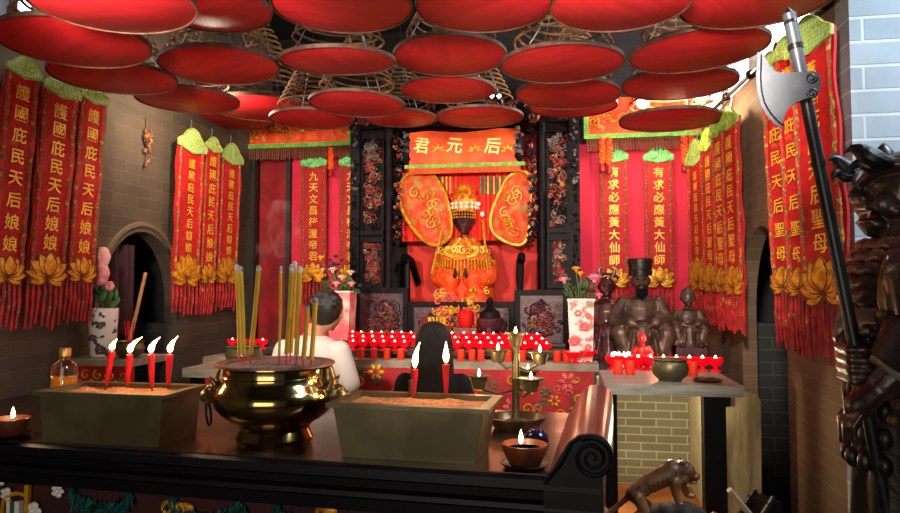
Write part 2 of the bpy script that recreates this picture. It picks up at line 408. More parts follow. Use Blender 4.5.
# clerestory lights above the side walls
w = struct('window_1', MB().span((XR + .06, 3.1, 2.97), (XR + .08, YB, 4.24)), m_sky)
mb = MB()
for y in (3.14, 3.75, 4.5, 5.25, 6.0): mb.span((XR + .01, y - .02, 3.0), (XR + .05, y + .02, 4.24))
mb.span((XR + .01, 3.1, 3.72), (XR + .05, YB, 3.76))
mb.build('window_frame', m_stone, w)
w = struct('window_2', MB().span((XL - .10, 2.3, 3.12), (XL - .08, 3.4, 4.24)), m_sky)
mb = MB()
for y in (2.6, 2.9, 3.08, 3.2): mb.span((XL - .07, y - .03, 3.12), (XL - .01, y + .03, 4.24))
mb.build('window_frame', m_dark, w)
w = struct('window_3', MB().span((1.62, 1.3, 4.235), (2.9, 2.85, 4.245)), m_sky)
mb = MB()
for x in (1.62, 2.0, 2.45, 2.9): mb.span((x - .02, 1.3, 4.2), (x + .02, 2.85, 4.234))
mb.build('window_frame', m_dark, w)
# pipe with clamps along the top of the right wall
t = thing('roof_pipe', 'thin black pipe with round clamps sloping along the top of the right wall', 'pipe', (XR - .03, 3.05, 2.98))
a, b = Vector((0, -.12, -.06)), Vector((0, 3.2, .12))
MB().tube([a, b], .014, 8).build('pipe', m_pole, t)
for k in (.06, .25, .42, .6, .8):
    p = a.lerp(b, k); MB().ell(p, (.032, .04, .03), 10, 6).build('clamp', m_pole, t)

# ---------------------------------------------------------------- light
def lamp(kind, name, loc, energy, color, size=.1, target=None, sy=None, spot=None, blend=.6):
    d = bpy.data.lights.new(name, kind); d.energy = energy; d.color = color
    if kind == 'AREA':
        d.size = size
        if sy: d.shape = 'RECTANGLE'; d.size_y = sy
    else: d.shadow_soft_size = size
    if kind == 'SPOT': d.spot_size = R(spot or 60); d.spot_blend = blend
    o = bpy.data.objects.new(name, d); COL.objects.link(o); o.location = loc
    if target is not None: o.rotation_euler = (Vector(target) - Vector(loc)).to_track_quat('-Z', 'Y').to_euler()
    return o
W = bpy.data.worlds.new('world'); S.world = W; W.use_nodes = True
W.node_tree.nodes['Background'].inputs[0].default_value = (.62, .72, .9, 1); W.node_tree.nodes['Background'].inputs[1].default_value = .06
WARM = (1, .74, .48); WHITE = (1, .9, .78)
lamp('AREA', 'front_fill', (-.8, -1.6, 1.7), 50, WHITE, 2.4, (-.8, 5, 1.9), 1.6)  # unseen fill panel added behind the camera for even frontal light
lamp('SPOT', 'altar_fill_spot', (-1.5, 1.2, 2.5), 500, WHITE, .12, (-1.6, 6, 2.3), spot=62)  # pair of unseen spots added above the camera to brighten the altar
lamp('SPOT', 'altar_fill_spot', (.2, 1.2, 2.5), 500, WHITE, .12, (.2, 6, 2.3), spot=62)
lamp('AREA', 'well_daylight', (2.2, 1.9, 4.1), 170, (.66, .85, 1), 1.1, (2.0, 3.0, 2.4), 1.2)
lamp('POINT', 'ceiling_lamp_left', (-2.4, 4.3, 2.95), 42, (1, .84, .62), .06)
S.view_settings.view_transform = 'Standard'; S.view_settings.look = 'None'; S.view_settings.gamma = 1; S.view_settings.exposure = .12
try: S.cycles.use_denoising = True
except Exception: pass
# ---------------------------------------------------------------- hanging incense coils
def make_coil():
    r0 = .3
    t = thing('incense_coil', 'x', 'incense coil')
    MB().lathe([(0, -.004), (.285, -.004), (.292, 0), (.292, .006), (0, .006)], n=48).build('tray_base', m_red_under, t)
    MB().lathe([(.292, -.008), (.298, -.008), (.3, .01), (.295, .011), (.292, .004)], n=48, ring=True).build('tray_rim', m_rim, t)
    pts = []; n = 11 * 30
    for i in range(n + 1):
        k = i / n; a = 2 * PI * 11 * k
        r = .222 * (1 - k) ** .9 + .02; z = .085 + .42 * k
        pts.append((r * math.cos(a), r * math.sin(a), z))
    MB().tube(pts, .0066, 6).build('coil', m_coil, t)
    mb = MB()
    for k in range(3):
        a = 2 * PI * k / 3 + .5
        mb.tube([(.29 * math.cos(a), .29 * math.sin(a), .02), (.2 * math.cos(a), .2 * math.sin(a), .12), (0, 0, .5)], .0035, 5)
    mb.build('hanger_wire', m_wire, t)
    MB().tube([(0, 0, .48), (0, 0, 1.33)], .003, 5).build('cord', m_pole, t)
    return t
DISCS = [  # centre px, width px, label, tilt (deg x, y)
    (75, 43, 142, 'large dark red incense coil tray at far left, above the three big red banners', 0, 2),
    (113, 3, 160, 'dark red incense coil tray at the top left, cut by the top of the picture', 0, 2),
    (114, 77, 120, 'brownish red incense coil tray half hidden below the large left tray', 0, 0),
    (220, 66, 117, 'red incense coil tray with tan spiral in view above it, left of centre', 0, 2),
    (208, 8, 126, 'bright red incense coil tray cut by the top, second from the left', 0, 0),
    (188, 100, 100, 'dark red incense coil tray hanging above the left wall arch', 0, 0),
    (231, 120, 84, 'small dark red incense coil tray lowest at left, above the red curtain', 0, 0),
    (262, 108, 104, 'red incense coil tray behind the small lowest left one', 0, 0),
    (342, 6, 142, 'wide red incense coil tray at the top, left of the centre line', 0, 0),
    (338, 61, 116, 'tilted red incense coil tray left of the two centre trays', 0, 5),
    (357, 104, 96, 'red incense coil tray above the left shrine post', 0, 2),
    (312, 119, 84, 'red incense coil tray low over the left crimson panel', 0, 0),
    (400, 118, 74, 'small red incense coil tray partly hidden above the left of the shrine name cloth', 0, 0),
    (450, 56, 114, 'round red incense coil tray in the middle of the ceiling with pale rim', 0, -2),
    (448, 90, 95, 'red incense coil tray right behind and below the middle one', 0, 0),
    (480, 117, 87, 'red incense coil tray directly above the shrine name cloth', 0, 0),
    (484, 6, 138, 'red incense coil tray cut by the top edge at the centre', 0, 0),
    (562, 64, 123, 'red incense coil tray with open tan spiral and white wires above it', 0, 0),
    (568, 94, 104, 'bright red incense coil tray tucked below the one with white wires', 0, -2),
    (573, 106, 88, 'red incense coil tray, lower edge showing under the bright one right of the shrine', 0, 0),
    (620, 5, 140, 'red incense coil tray at the top between the centre and the right', 0, 0),
    (698, 51, 135, 'large red incense coil tray at right, under a thick bundle of coil', 0, -3),
    (679, 84, 113, 'red incense coil tray below the large right one', 0, 0),
    (670, 120, 100, 'flat dark red incense coil tray lowest at right beside the lit bulb', 0, 0),
    (756, 0, 150, 'red incense coil tray cut by the top right, before the bright skylight', 0, 0),
]
SIZES = [1.03, 0.93, 1.07, 1.0, 0.9, 1.06, 1.18, 1.3, 0.97, 0.98, 0.96, 0.94, 0.98, 1.04, 1.01, 1.05, 0.97, 1.01, 1.01, 0.99, 0.87, 1.08, 1.09, 1.13, 0.97]   # tray diameters over 0.6 m
proto = make_coil()
for i, (u, v, w, lab, tx, ty) in enumerate(DISCS):
    p = at(u, v, d=.6 * SIZES[i] * FPX / w)
    o = proto if i == 0 else dup(proto, p, 0)
    o.location = p; o.scale = (SIZES[i],) * 3; o.rotation_euler = (R(tx), R(ty), random.uniform(0, 6))
    tag(o, lab, 'incense coil', 'incense coils hanging under the ceiling')
# bulbs
def bulb(p, lab):
    t = thing('light_bulb', lab, 'light bulb', p)
    MB().ell((0, 0, 0), (.05, .05, .042), 14, 10).build('globe', m_bulb, t)
    MB().lathe([(.022, .03), (.024, .075), (.012, .09), (0, .09)], n=12).build('socket', m_pole, t)
    MB().tube([(0, 0, .085), (.01, 0, .5), (0, 0, 4.25 - p[2])], .004, 5).build('cord', m_pole, t)
    return t
pb = at(643, 103, y=5.35)
bulb(pb, 'lit bulb over the flat lowest tray at right, before the orange valance')
lamp('POINT', 'bulb_light', pb - Vector((0, .12, .03)), 26, (1, .84, .62), .05)
pb2 = at(702, 97, y=5.05)
t = thing('lamp_shade_fixture', 'white cone lamp fixture under the skylight at right', 'lamp', pb2)
MB().lathe([(.075, -.04), (.08, -.038), (.03, .05), (.012, .07), (0, .07)], n=18).build('shade', m_porc, t)
MB().ell((0, 0, -.02), .03, 10, 8).build('globe', m_bulb, t)
MB().tube([(0, 0, .07), (.0, .0, 4.25 - pb2[2])], .004, 5).build('cord', m_pole, t)
lamp('POINT', 'fixture_light', pb2 - Vector((.22, .25, .1)), 42, (1, .72, .42), .06)
for k, u in enumerate((492, 499)):
    p = at(u, 96, y=5.2)
    t = thing('pin_light', 'tiny white ceiling light between the centre trays, %s of the pair' % ('left' if k == 0 else 'right'), 'light bulb', p, group='pair of tiny ceiling lights')
    MB().ell((0, 0, 0), .016, 8, 6).build('globe', m_bulb, t)
    MB().tube([(0, 0, .012), (0, 0, 4.25 - p.z)], .004, 5).build('cord', m_pole, t)

# ---------------------------------------------------------------- hanging banners
def banner(loc, rz, w, h, chars, label, group, cap=None, size=None, lotus=True, fringe=True, seed=1, lean=0):
    """local: face looks along -y, top at z = 0"""
    rnd = random.Random(seed); cap = cap or m_cap
    t = thing('hanging_banner', label, 'banner', loc, rz, group); t.rotation_euler[1] = R(lean)
    ch = w * .62; lz = h * .80 if lotus else h * .9; th = .012
    z0, z1 = -ch * .55, -lz
    def cl(a, b):
        return (-w / 2 + w * a, -th + .006 * math.sin(b * 19 + seed) + .004 * math.sin(a * 9 + b * 7), z0 + (z1 - z0) * b)
    MB().grid(8, 26, cl, (0, th, 0)).build('cloth', m_brocade, t)
    for s in (-1, 1):
        x = s * w * .41
        mb = MB().tube([(x + .003 * math.sin(k * 2.1), -th - .004, z0 - .01 + (z1 - z0) * k / 24) for k in range(25)], [.010 + .003 * (k % 2) for k in range(25)], 6)
        mb.build('side_border', m_border, t)
    poly = [(-w * .52, -ch * .8), (-w * .3, -ch * .86), (0, -ch * .98), (w * .3, -ch * .86), (w * .52, -ch * .8), (w * .53, -ch * .55), (w * .36, -ch * .38), (w * .2, -ch * .1), (w * .06, 0), (-w * .06, 0), (-w * .2, -ch * .1), (-w * .36, -ch * .38), (-w * .53, -ch * .55)]
    XZ = Matrix(((1, 0, 0, 0), (0, 0, 1, 0), (0, 1, 0, 0), (0, 0, 0, 1)))
    c = MB().prism(poly, .016, Matrix.Translation((0, -.026, 0)) @ XZ).build('top_cap', cap, t)
    mb = MB()
    mb.tube([(p[0], -.027, p[1]) for p in poly], .005, 5, closed=True)
    for s in (-1, 1): curl(mb, (s * w * .2, -.028, -ch * .55), w * .15, 1.2, .005, 0, sgn=s)
    mb.tube([(0, -.028, -ch * .15), (0, -.028, -ch * .8)], .004, 5)
    mb.build('cap_piping', m_cap3 if cap is m_cap else m_greenedge, c)
    MB().tube([(0, 0, -ch * .1), (.0, .005, .03), (.012, .006, .05), (0, .004, .075)], .004, 5).build('hook', m_wire, t)
    n = len(chars); a = z0 - ch * .6; b = z1 + w * (.62 if lotus else .1)
    s = size or min(w * .44, (a - b) / n * .86)
    mb = MB()
    for i, cx in enumerate(chars):
        z = a + (b - a) * (i + .5) / n
        M = Matrix.Translation((0, -th - .012, z)) @ Matrix.Rotation(PI / 2, 4, 'X') @ Matrix.Diagonal((s, s, s * .5, 1))
        write(mb, cx, M)
    mb.build('lettering', m_goldb, t, smooth=0)
    if lotus:
        mb = MB(); ol = MB(); zc = z1 + w * .06
        for k, (ang, L, wd) in enumerate(((-112, .46, .12), (112, .46, .12), (-84, .56, .13), (84, .56, .13), (-56, .58, .15), (56, .58, .15), (-28, .56, .15), (28, .56, .15), (0, .56, .17))):
            L *= w; wd *= w; yy = -th - .006 - .003 * (k // 2); ca, sa = math.cos(R(ang)), math.sin(R(ang)); out = []
            for q in range(17):
                s_ = q / 16; sw = math.sin(PI * s_) ** .8 * wd * (1.15 - .3 * s_); out.append((s_ * L, sw))
            ring = out + [(p, -q) for p, q in out[-2:0:-1]]
            P2 = [Vector((p * sa + q * ca, yy - .008 * math.sin(PI * p / L), zc + p * ca - q * sa)) for p, q in ring]
            m_ = len(P2); cen = Vector((L * .5 * sa, yy - .016, zc + L * .5 * ca))
            mb.add([tuple(p) for p in P2] + [tuple(cen)] + [(p.x, yy + .008, p.z) for p in P2], [(i, (i + 1) % m_, m_) for i in range(m_)] + [(i, m_ + 1 + i, m_ + 1 + (i + 1) % m_, (i + 1) % m_) for i in range(m_)])
            ol.tube([p + Vector((0, -.002, 0)) for p in P2], .0028, 4, closed=True)
        ol.build('lotus_outline', mat('brown_thread', (110, 52, 16), None, rough=.7), t)
        mb.build('lotus_emblem', m_gold, t)
    if fringe:
        mb = MB(); k = 7
        for i in range(k):
            x = -w * .44 + w * .88 * i / (k - 1)
            zz = -h * rnd.uniform(.965, 1.0)
            mb.tube([(x, -.004, z1 + .02), (x + rnd.uniform(-.004, .004), -.01, (z1 + zz) / 2), (x + rnd.uniform(-.007, .007), -.004, zz)], [.009, .012, .009], 6)
        mb.build('fringe', m_fringe, t)
        mb = MB()
        for i in range(k):
            x = -w * .44 + w * .88 * i / (k - 1); zz = z1 - (h - lz) * rnd.uniform(.25, .6)
            mb.ell((x, -.016, zz), (.009, .008, .022), 7, 5)
        mb.build('fringe_knots', m_border, t)
    return t
TH = '護國庇民天后娘娘'; SM = '護國庇民天后聖母'; WT = '有求必應黃大仙師'; WC = '九天文昌梓潼帝君'
g = 'red votive banners on the left wall'
for (y0, y1, zt, lab) in ((3.0, 3.22, 2.915, 'big red banner at far left of the front three on the left wall, green cap'),
                          (3.247, 3.52, 2.915, 'widest red banner, middle of the front three on the left wall, green cap'),
                          (3.54, 3.766, 2.93, 'red banner at right of the front three on the left wall, beside the painted vase')):
    banner((-2.81, (y0 + y1) / 2, zt), R(90 - 8), (y1 - y0) * .88, 1.46, TH, lab, g, lean=3.6, seed=int(y0 * 100))
for (y0, y1, zt, lab) in ((4.64, 4.99, 2.93, 'slim red banner left of the rear three, next to the left wall arch'),
                          (5.01, 5.247, 2.935, 'slim red banner in the middle of the rear three on the left wall'),
                          (5.28, 5.617, 2.95, 'slim red banner right of the rear three on the left wall, by the dark curtain')):
    banner((-2.85, (y0 + y1) / 2, zt), R(90 - 6), y1 - y0 - .03, 1.46, TH, lab, g, lean=2.4, seed=int(y0 * 100))
g = 'red votive banners on the right wall'
for (y0, y1, zt, lab) in ((2.90, 3.23, 2.85, 'large red banner with lotus nearest the guardian statue on the right wall'),
                          (3.25, 3.46, 2.87, 'red banner just behind the large lotus one on the right wall'),
                          (3.48, 3.70, 2.88, 'red banner behind the axe blade, at left of the front right group')):
    banner((1.04, (y0 + y1) / 2, zt), R(-90 + 20), (y1 - y0) * .8, 1.48, SM, lab, g, lean=-3.2, seed=int(y0 * 100))
for (y0, y1, zt, lab) in ((4.42, 4.72, 2.86, 'red banner with olive cap beside the right wall arch'),
                          (4.75, 5.02, 2.87, 'red banner with olive cap, second from the right wall arch'),
                          (5.06, 5.4, 2.88, 'red banner with olive cap, third from the right wall arch'),
                          (5.5, 5.93, 2.9, 'red banner in the corner between the right wall and the crimson panel')):
    banner((1.06, (y0 + y1) / 2, zt), R(-90 + 12), (y1 - y0) * .82, 1.46, SM, lab, g, lean=-1.6, cap=m_cap if y0 > 5.2 else m_cap3, seed=int(y0 * 100))
# three banners hung flat on the crimson panels
YP = 6.08
def flat_banner(u0, u1, vt, vb, chars, lab, lotus):
    p = at((u0 + u1) / 2, vt, y=YP); w = at(u1, 220, y=YP).x - at(u0, 220, y=YP).x
    h = p.z - at((u0 + u1) / 2, vb, y=YP).z
    banner(p - Vector((0, .02, 0)), 0, w, h, chars, lab, 'red banners hung on the crimson panels', cap=m_cap2, lotus=lotus, seed=int(u0))
flat_banner(303, 328, 153, 310, WC, 'red banner with mint cap on the left crimson panel, over the yellow flowers', True)
flat_banner(341, 365, 153, 310, WC, 'red banner with mint cap half hidden behind the left shrine post', True)
flat_banner(599, 627, 147, 318, WT, 'red banner with mint cap on the right crimson panel, nearer the shrine', True)
flat_banner(643, 672, 147, 318, WT, 'red banner with mint cap and gold lotus right of the bearded deity', True)

# ---------------------------------------------------------------- crimson panels and valances either side of the shrine
def hanging(name, lab, cat, u0, u1, v0, v1, y, m, folds=0, amp=.01, group=None):
    a = at(u0, (v0 + v1) / 2, y=y); b = at(u1, (v0 + v1) / 2, y=y)
    zt = at((u0 + u1) / 2, v0, y=y).z; zb = at((u0 + u1) / 2, v1, y=y).z; wd = b.x - a.x
    n = max(6, folds * 8)
    o = MB().grid(n, 6, lambda p, q: (-wd / 2 + wd * p, amp * math.sin(p * folds * 2 * PI + q), -(zt - zb) * q), (0, .012, 0)).build(name, m, None, ((a.x + b.x) / 2, y, zt))
    return tag(o, lab, cat, group)
hanging('wall_hanging', 'plain crimson cloth panel left of the shrine behind the yellow flowers', 'wall hanging', 288, 356, 151, 345, 6.16, m_panel)
hanging('wall_hanging', 'plain crimson cloth panel right of the shrine behind the bearded deity', 'wall hanging', 578, 704, 142, 352, 6.16, m_panel)
hanging('curtain', 'dark red curtain in the left corner beside the crimson panel', 'curtain', 243, 286, 148, 345, 6.2, m_curtain, 2, .006)
MB().span((-2.62, 6.1, 0), (-2.58, 6.15, 3.1)).build('upright_batten', m_dark)
tag(bpy.data.objects['upright_batten'], 'thin black upright batten between dark curtain and left crimson panel', 'batten')
MB().span((-2.95, 6.02, 0), (-2.9, 6.1, 3.2)).build('corner_batten', m_dark)
tag(bpy.data.objects['corner_batten'], 'black corner post between the rear left banners and dark curtain', 'batten')
def valance(lab, u0, u1, v0, v1, y, seed):
    rnd = random.Random(seed)
    a = at(u0, (v0 + v1) / 2, y=y); b = at(u1, (v0 + v1) / 2, y=y); zt = at((u0 + u1) / 2, v0, y=y).z; zb = at((u0 + u1) / 2, v1, y=y).z
    wd = b.x - a.x; h = zt - zb
    t = thing('valance', lab, 'valance', ((a.x + b.x) / 2, y, zb))
    MB().grid(24, 3, lambda p, q: (-wd / 2 + wd * p, .012 * math.sin(p * 40), h * (1 - q)), (0, .012, 0)).build('cloth', m_orange, t)
    mb = MB()
    for k in range(int(wd * 9)):
        x = -wd / 2 + wd * (k + .5) / int(wd * 9); z = h * rnd.uniform(.3, .75)
        curl(mb, (x, -.022, z), .05, 1.3, .009, rnd.uniform(0, 6), sgn=rnd.choice((1, -1)), n=10)
        mb.ell((x + .04, -.02, z - .04), (.028, .01, .018), 7, 5)
    mb.build('gold_embroidery', m_gold, t)
    MB().span((-wd / 2, -.026, -.005), (wd / 2, .02, .035)).build('green_edge', m_greenedge, t)
    for s in (-1, 1): MB().span((s * wd / 2 - .02, -.024, 0), (s * wd / 2 + .02, .018, h)).build('green_edge', m_greenedge, t)
    mb = MB(); n = int(wd * 45)
    for k in range(n):
        x = -wd / 2 + wd * (k + .5) / n; mb.tube([(x, 0, 0), (x + rnd.uniform(-.004, .004), -.008, -.1 - rnd.uniform(0, .02))], .009, 5)
    mb.build('fringe', m_brownfringe, t)
    return t
valance('orange embroidered valance with green edge above the left crimson panel', 247, 351, 110, 147, 6.0, 3)
valance('orange embroidered valance with green edge above the right crimson panel', 586, 703, 96, 137, 6.0, 4)
def braid(u, v0, v1, lab, y=5.985):
    p = at(u, v0, y=y); L = p.z - at(u, v1, y=y).z
    t = thing('braided_tassel', lab, 'tassel', p)
    mb = MB()
    for s in (0, PI): mb.tube([(.018 * math.cos(k * 1.3 + s), .012 * math.sin(k * 1.3 + s), -L * .75 * k / 16) for k in range(17)], .016, 6)
    mb.build('braid', m_orange2, t)
    MB().lathe([(0, -L), (.026, -L), (.024, -L * .86), (.012, -L * .75), (0, -L * .74)], n=10).build('tuft', m_fringe, t)
braid(602, 138, 172, 'orange braided tassel at left under the right valance'); braid(609, 138, 174, 'orange braided tassel second from left under the right valance')
braid(684, 137, 172, 'orange braided tassel third under the right valance, by the corner'); braid(692, 137, 172, 'orange braided tassel rightmost under the right valance')
braid(331, 148, 176, 'single orange braided tassel over the left crimson panel')

# ---------------------------------------------------------------- the shrine
rnd = random.Random(5)
YS = 5.9
t = thing('carved_shrine', 'dark carved wooden shrine frame around the seated goddess, red and gilt fretwork', 'shrine', (-.88, YS, 0))
def sx(u, v=220): return at(u, v, y=YS).x + .88
def sz(v, u=460): return at(u, v, y=YS).z
zt, zb = sz(124), .9
for s, U in ((1, (352, 361, 384, 393, 403)), (-1, (580, 570, 547, 538, 527))):
    X = [sx(u) for u in U]
    def sp(i, j, y0, y1, z0, z1, mb): return mb.span((min(X[i], X[j]), y0, z0), (max(X[i], X[j]), y1, z1))
    p = sp(0, 1, -.06, .5, zb, zt, MB()).build('outer_post', m_carve, t)
    x0, x1 = min(X[0], X[1]), max(X[0], X[1])
    carving(x0 + .005, x1 - .005, sz(285), zt, -.06, 46, .012, rnd).build('post_carving', m_carve, p)
    carving(x0, x1, sz(190), zt, -.068, 16, .008, rnd).build('worn_carving', m_carve_grey, p)
    p = sp(1, 2, .02, .12, zb, zt, MB()).build('panel_backing', m_carve, t)
    x0, x1 = min(X[1], X[2]), max(X[1], X[2])
    carving(x0, x1, sz(232), sz(134), .02, 46, .014, rnd).build('upper_fretwork', m_carve, p)
    carving(x0, x1, sz(230), sz(136), .005, 60, .009, rnd).build('gilt_fretwork', m_carve_acc, p)
    carving(x0 + .02, x1 - .02, sz(160), sz(132), .0, 12, .012, rnd).build('worn_fretwork', m_carve_grey, p)
    carving(x0 + .02, x1 - .02, sz(285), sz(240), .015, 44, .009, rnd).build('lower_fretwork', m_carve_acc, p)
    mb = MB()
    for z in (sz(134), sz(232), sz(239), sz(286)): mb.span((x0, -.03, z - .02), (x1, .05, z + .02))
    for x in (x0 + .012, x1 - .012): mb.span((x - .012, -.01, sz(286)), (x + .012, .05, sz(134)))
    mb.build('rails', m_carve, t)
    cx = (X[2] + X[3]) / 2; r = abs(X[3] - X[2]) / 2
    MB().lathe([(r, zb), (r, sz(300)), (r * 1.25, sz(296)), (r * 1.25, sz(292)), (r * .85, sz(288)), (r * .85, sz(200)), (r * 1.1, sz(196)), (r * 1.1, sz(190)), (r * .85, sz(186)), (r * .85, sz(140)), (r * 1.2, sz(134)), (r, zt)], (cx, 0, 0), 16).build('column', m_carve, t)
    x0, x1 = min(X[3], X[4]), max(X[3], X[4])
    mb = carving(x0, x1, sz(245), zt, .0, 60, .012, rnd)
    mb.build('inner_fretwork', m_carve, t)
    carving(x0, x1, sz(240), sz(130), -.005, 30, .010, rnd).build('inner_gilt', m_carve_acc, t)
x0, x1 = sx(350), sx(582)
lt = MB().span((x0, -.04, zt - .02), (x1, .4, zt + .28)).build('lintel', m_carve, t)
carving(x0, x1, zt - .03, zt + .22, -.04, 60, .018, rnd).build('lintel_carving', m_carve_acc, lt)
carving(x0, x1, zt - .03, zt + .22, -.05, 40, .018, rnd).build('lintel_scrolls', m_carve, lt)
for u in (407, 520):
    mb = MB().lathe([(0, 0), (.02, .02), (.045, .06), (.03, .1), (.04, .14), (.03, .2), (.045, .24), (.0, .26)], (sx(u), -.06, sz(166)), 12)
    carving(sx(u) - .05, sx(u) + .05, sz(160), sz(130), -.08, 10, .012, rnd).build('bracket_carving', m_carve_grey, mb.build('pendant', m_carve, t))
MB().span((sx(395), .5, zb), (sx(535), .52, zt + .2)).build('red_backdrop', m_redorange, t)
MB().span((sx(352), -.02, zb - .2), (sx(580), .55, sz(316))).build('plinth', m_carve_red, t)
# low carved balustrade in front of the goddess
YQ = 5.74
bt = thing('carved_balustrade', 'low purplish carved balustrade in three panels before the goddess', 'balustrade', (-.88, YQ, 0))
def bx(u, v=310): return at(u, v, y=YQ).x + .88
def bz(v, u=460): return at(u, v, y=YQ).z
for (u0, u1, v0, v1) in ((355, 408, 288, 345), (409, 514, 302, 345), (515, 568, 290, 345)):
    x0, x1, z1, z0 = bx(u0), bx(u1), bz(v0), bz(v1)
    p = MB().span((x0, 0, z0), (x1, .05, z1)).build('panel', m_carve_red, bt)
    mb = MB()
    for z in (z1 - .02,): mb.span((x0, -.03, z - .022), (x1, .07, z + .022))
    for x in (x0 + .02, x1 - .02): mb.span((x - .022, -.025, z0), (x + .022, .06, z1))
    k = 1 if u1 - u0 < 60 else 2
    if k == 2: mb.span(((x0 + x1) / 2 - .02, -.025, z0), ((x0 + x1) / 2 + .02, .06, z1))
    mb.build('frame', m_carve, p)
    carving(x0 + .05, x1 - .05, z0 + .02, z1 - .06, 0, 26 * k, .012, rnd).build('carving', m_carve_red, p)
    carving(x0 + .08, x1 - .08, z0 + .06, z1 - .1, -.008, 10 * k, .012, rnd).build('gilt_carving', m_carve_acc, p)
# name cloth and curtains inside the shrine
YN = 5.84
p = at(464, 165, y=YN); w = at(520, 150, y=YN).x - at(409, 150, y=YN).x; h = at(464, 131, y=YN).z - p.z
t = thing('name_cloth', 'orange cloth with three gold characters across the top of the shrine', 'banner', p)
MB().grid(24, 3, lambda a, b: (-w / 2 + w * a, .006 * math.sin(a * 30), h * (1 - b) + .012 * math.sin(a * 9.4) * (1 - b)), (0, .01, 0)).build('cloth', m_orange2, t)
mb = MB()
for ch, u in (('君', 422), ('元', 455), ('后', 493)):
    q = at(u, 146, y=YN) - p
    write(mb, ch, Matrix.Translation((q.x, -.02, q.z)) @ Matrix.Rotation(PI / 2, 4, 'X') @ Matrix.Rotation(R(-8), 4, 'Z') @ Matrix.Diagonal((.145, .15, .08, 1)))
mb.build('lettering', mat('pale_gold_lettering', (250, 222, 130), None, rough=.4), t, smooth=0)
mb = MB()
for u in (438, 475, 508):
    q = at(u, 149, y=YN) - p
    for k in range(5):
        a = R(-10 + k * 50); mb.ell((q.x + .04 * math.cos(a), -.012, q.z + .03 * math.sin(a) - .01), (.026, .008, .014), 7, 5, (0, -a, 0))
mb.build('flower_embroidery', m_gold, t)
MB().span((-w / 2 - .04, -.014, -.02), (w / 2 + .04, .012, .012)).build('green_edge', m_greenedge, t)
mb = MB()
for k in range(70): mb.tube([(-w / 2 + w * (k + .5) / 70, 0, -.02), (-w / 2 + w * (k + .5) / 70, -.004, -.07)], .008, 5)
mb.build('fringe', m_orange2, t)
YV = 5.98
p = at(464, 240, y=YV); w = at(530, 200, y=YV).x - at(399, 200, y=YV).x; h = at(464, 166, y=YV).z - p.z
t = thing('shrine_valance', 'vermilion pleated cloth with gold and green stripes behind the goddess crown', 'valance', p)
MB().grid(60, 4, lambda a, b: (-w / 2 + w * a, .10 + .012 * math.sin(a * 100), h * (1 - b)), (0, .01, 0)).build('cloth', m_redorange, t)
mb = MB(); mg = MB()
for u in (414, 417, 420, 423, 426, 429, 432, 435, 438, 441, 445, 449, 480, 484, 487, 490, 493, 496, 499, 502, 505, 508, 511, 514, 518):
    q = at(u, 183, y=YV) - p
    (mb if u % 2 else mg).span((q.x - .008, .075, q.z - .09), (q.x + .008, .095, q.z + .07))
mb.build('gold_stripes', m_gold, t); mg.build('green_stripes', m_motif_g, t)
def swag(pts, lab, seed):
    P = [at(u, v, y=YV) for u, v in pts]; c = sum(P, Vector()) / len(P)
    t = thing('draped_swag', lab, 'curtain', c)
    loc = [q - c for q in P]; n = len(loc)
    sm = []   # smooth the outline
    for i in range(n):
        a, b, d, e = loc[i - 1], loc[i], loc[(i + 1) % n], loc[(i + 2) % n]
        for k in range(6):
            s = k / 6
            sm.append(.5 * ((2 * b) + (d - a) * s + (2 * a - 5 * b + 4 * d - e) * s * s + (3 * b - a - 3 * d + e) * s ** 3))
    mb = MB(); m = len(sm); rings = 6; vs = []
    for r in range(rings + 1):
        k = r / rings
        for q in sm: vs.append((q.x * k, -.03 * (1 - k * k) - .014 * math.sin(q.x * 34 * k + q.z * 20 * k), q.z * k))
    fs = [(r * m + i, r * m + (i + 1) % m, (r + 1) * m + (i + 1) % m, (r + 1) * m + i) for r in range(rings) for i in range(m)]
    mb.add(vs, fs); mb.build('cloth', mat('swag_brocade', (206, 52, 14), (190, 90, 24), 14, .65, lo=.42, hi=.55, c3=(150, 130, 70), hi3=.7), t)
    MB().tube([(q.x, q.y - .012, q.z) for q in sm], .017, 7, closed=True).build('gold_piping', m_gold, t)
    rn = random.Random(seed); mb = MB()
    for k in range(9):
        q = rn.choice(sm) * rn.uniform(.2, .65); curl(mb, (q.x, -.05, q.z), .05, 1.2, .008, rn.uniform(0, 6))
    mb.build('cloud_embroidery', m_gold, t)
swag([(404, 178), (428, 172), (443, 190), (451, 218), (449, 238), (433, 245), (416, 232), (401, 206)], 'yellow-piped draped swag at left of the goddess', 1)
swag([(528, 174), (510, 176), (500, 192), (491, 216), (494, 233), (512, 244), (526, 240), (531, 206)], 'yellow-piped draped swag at right of the goddess', 2)
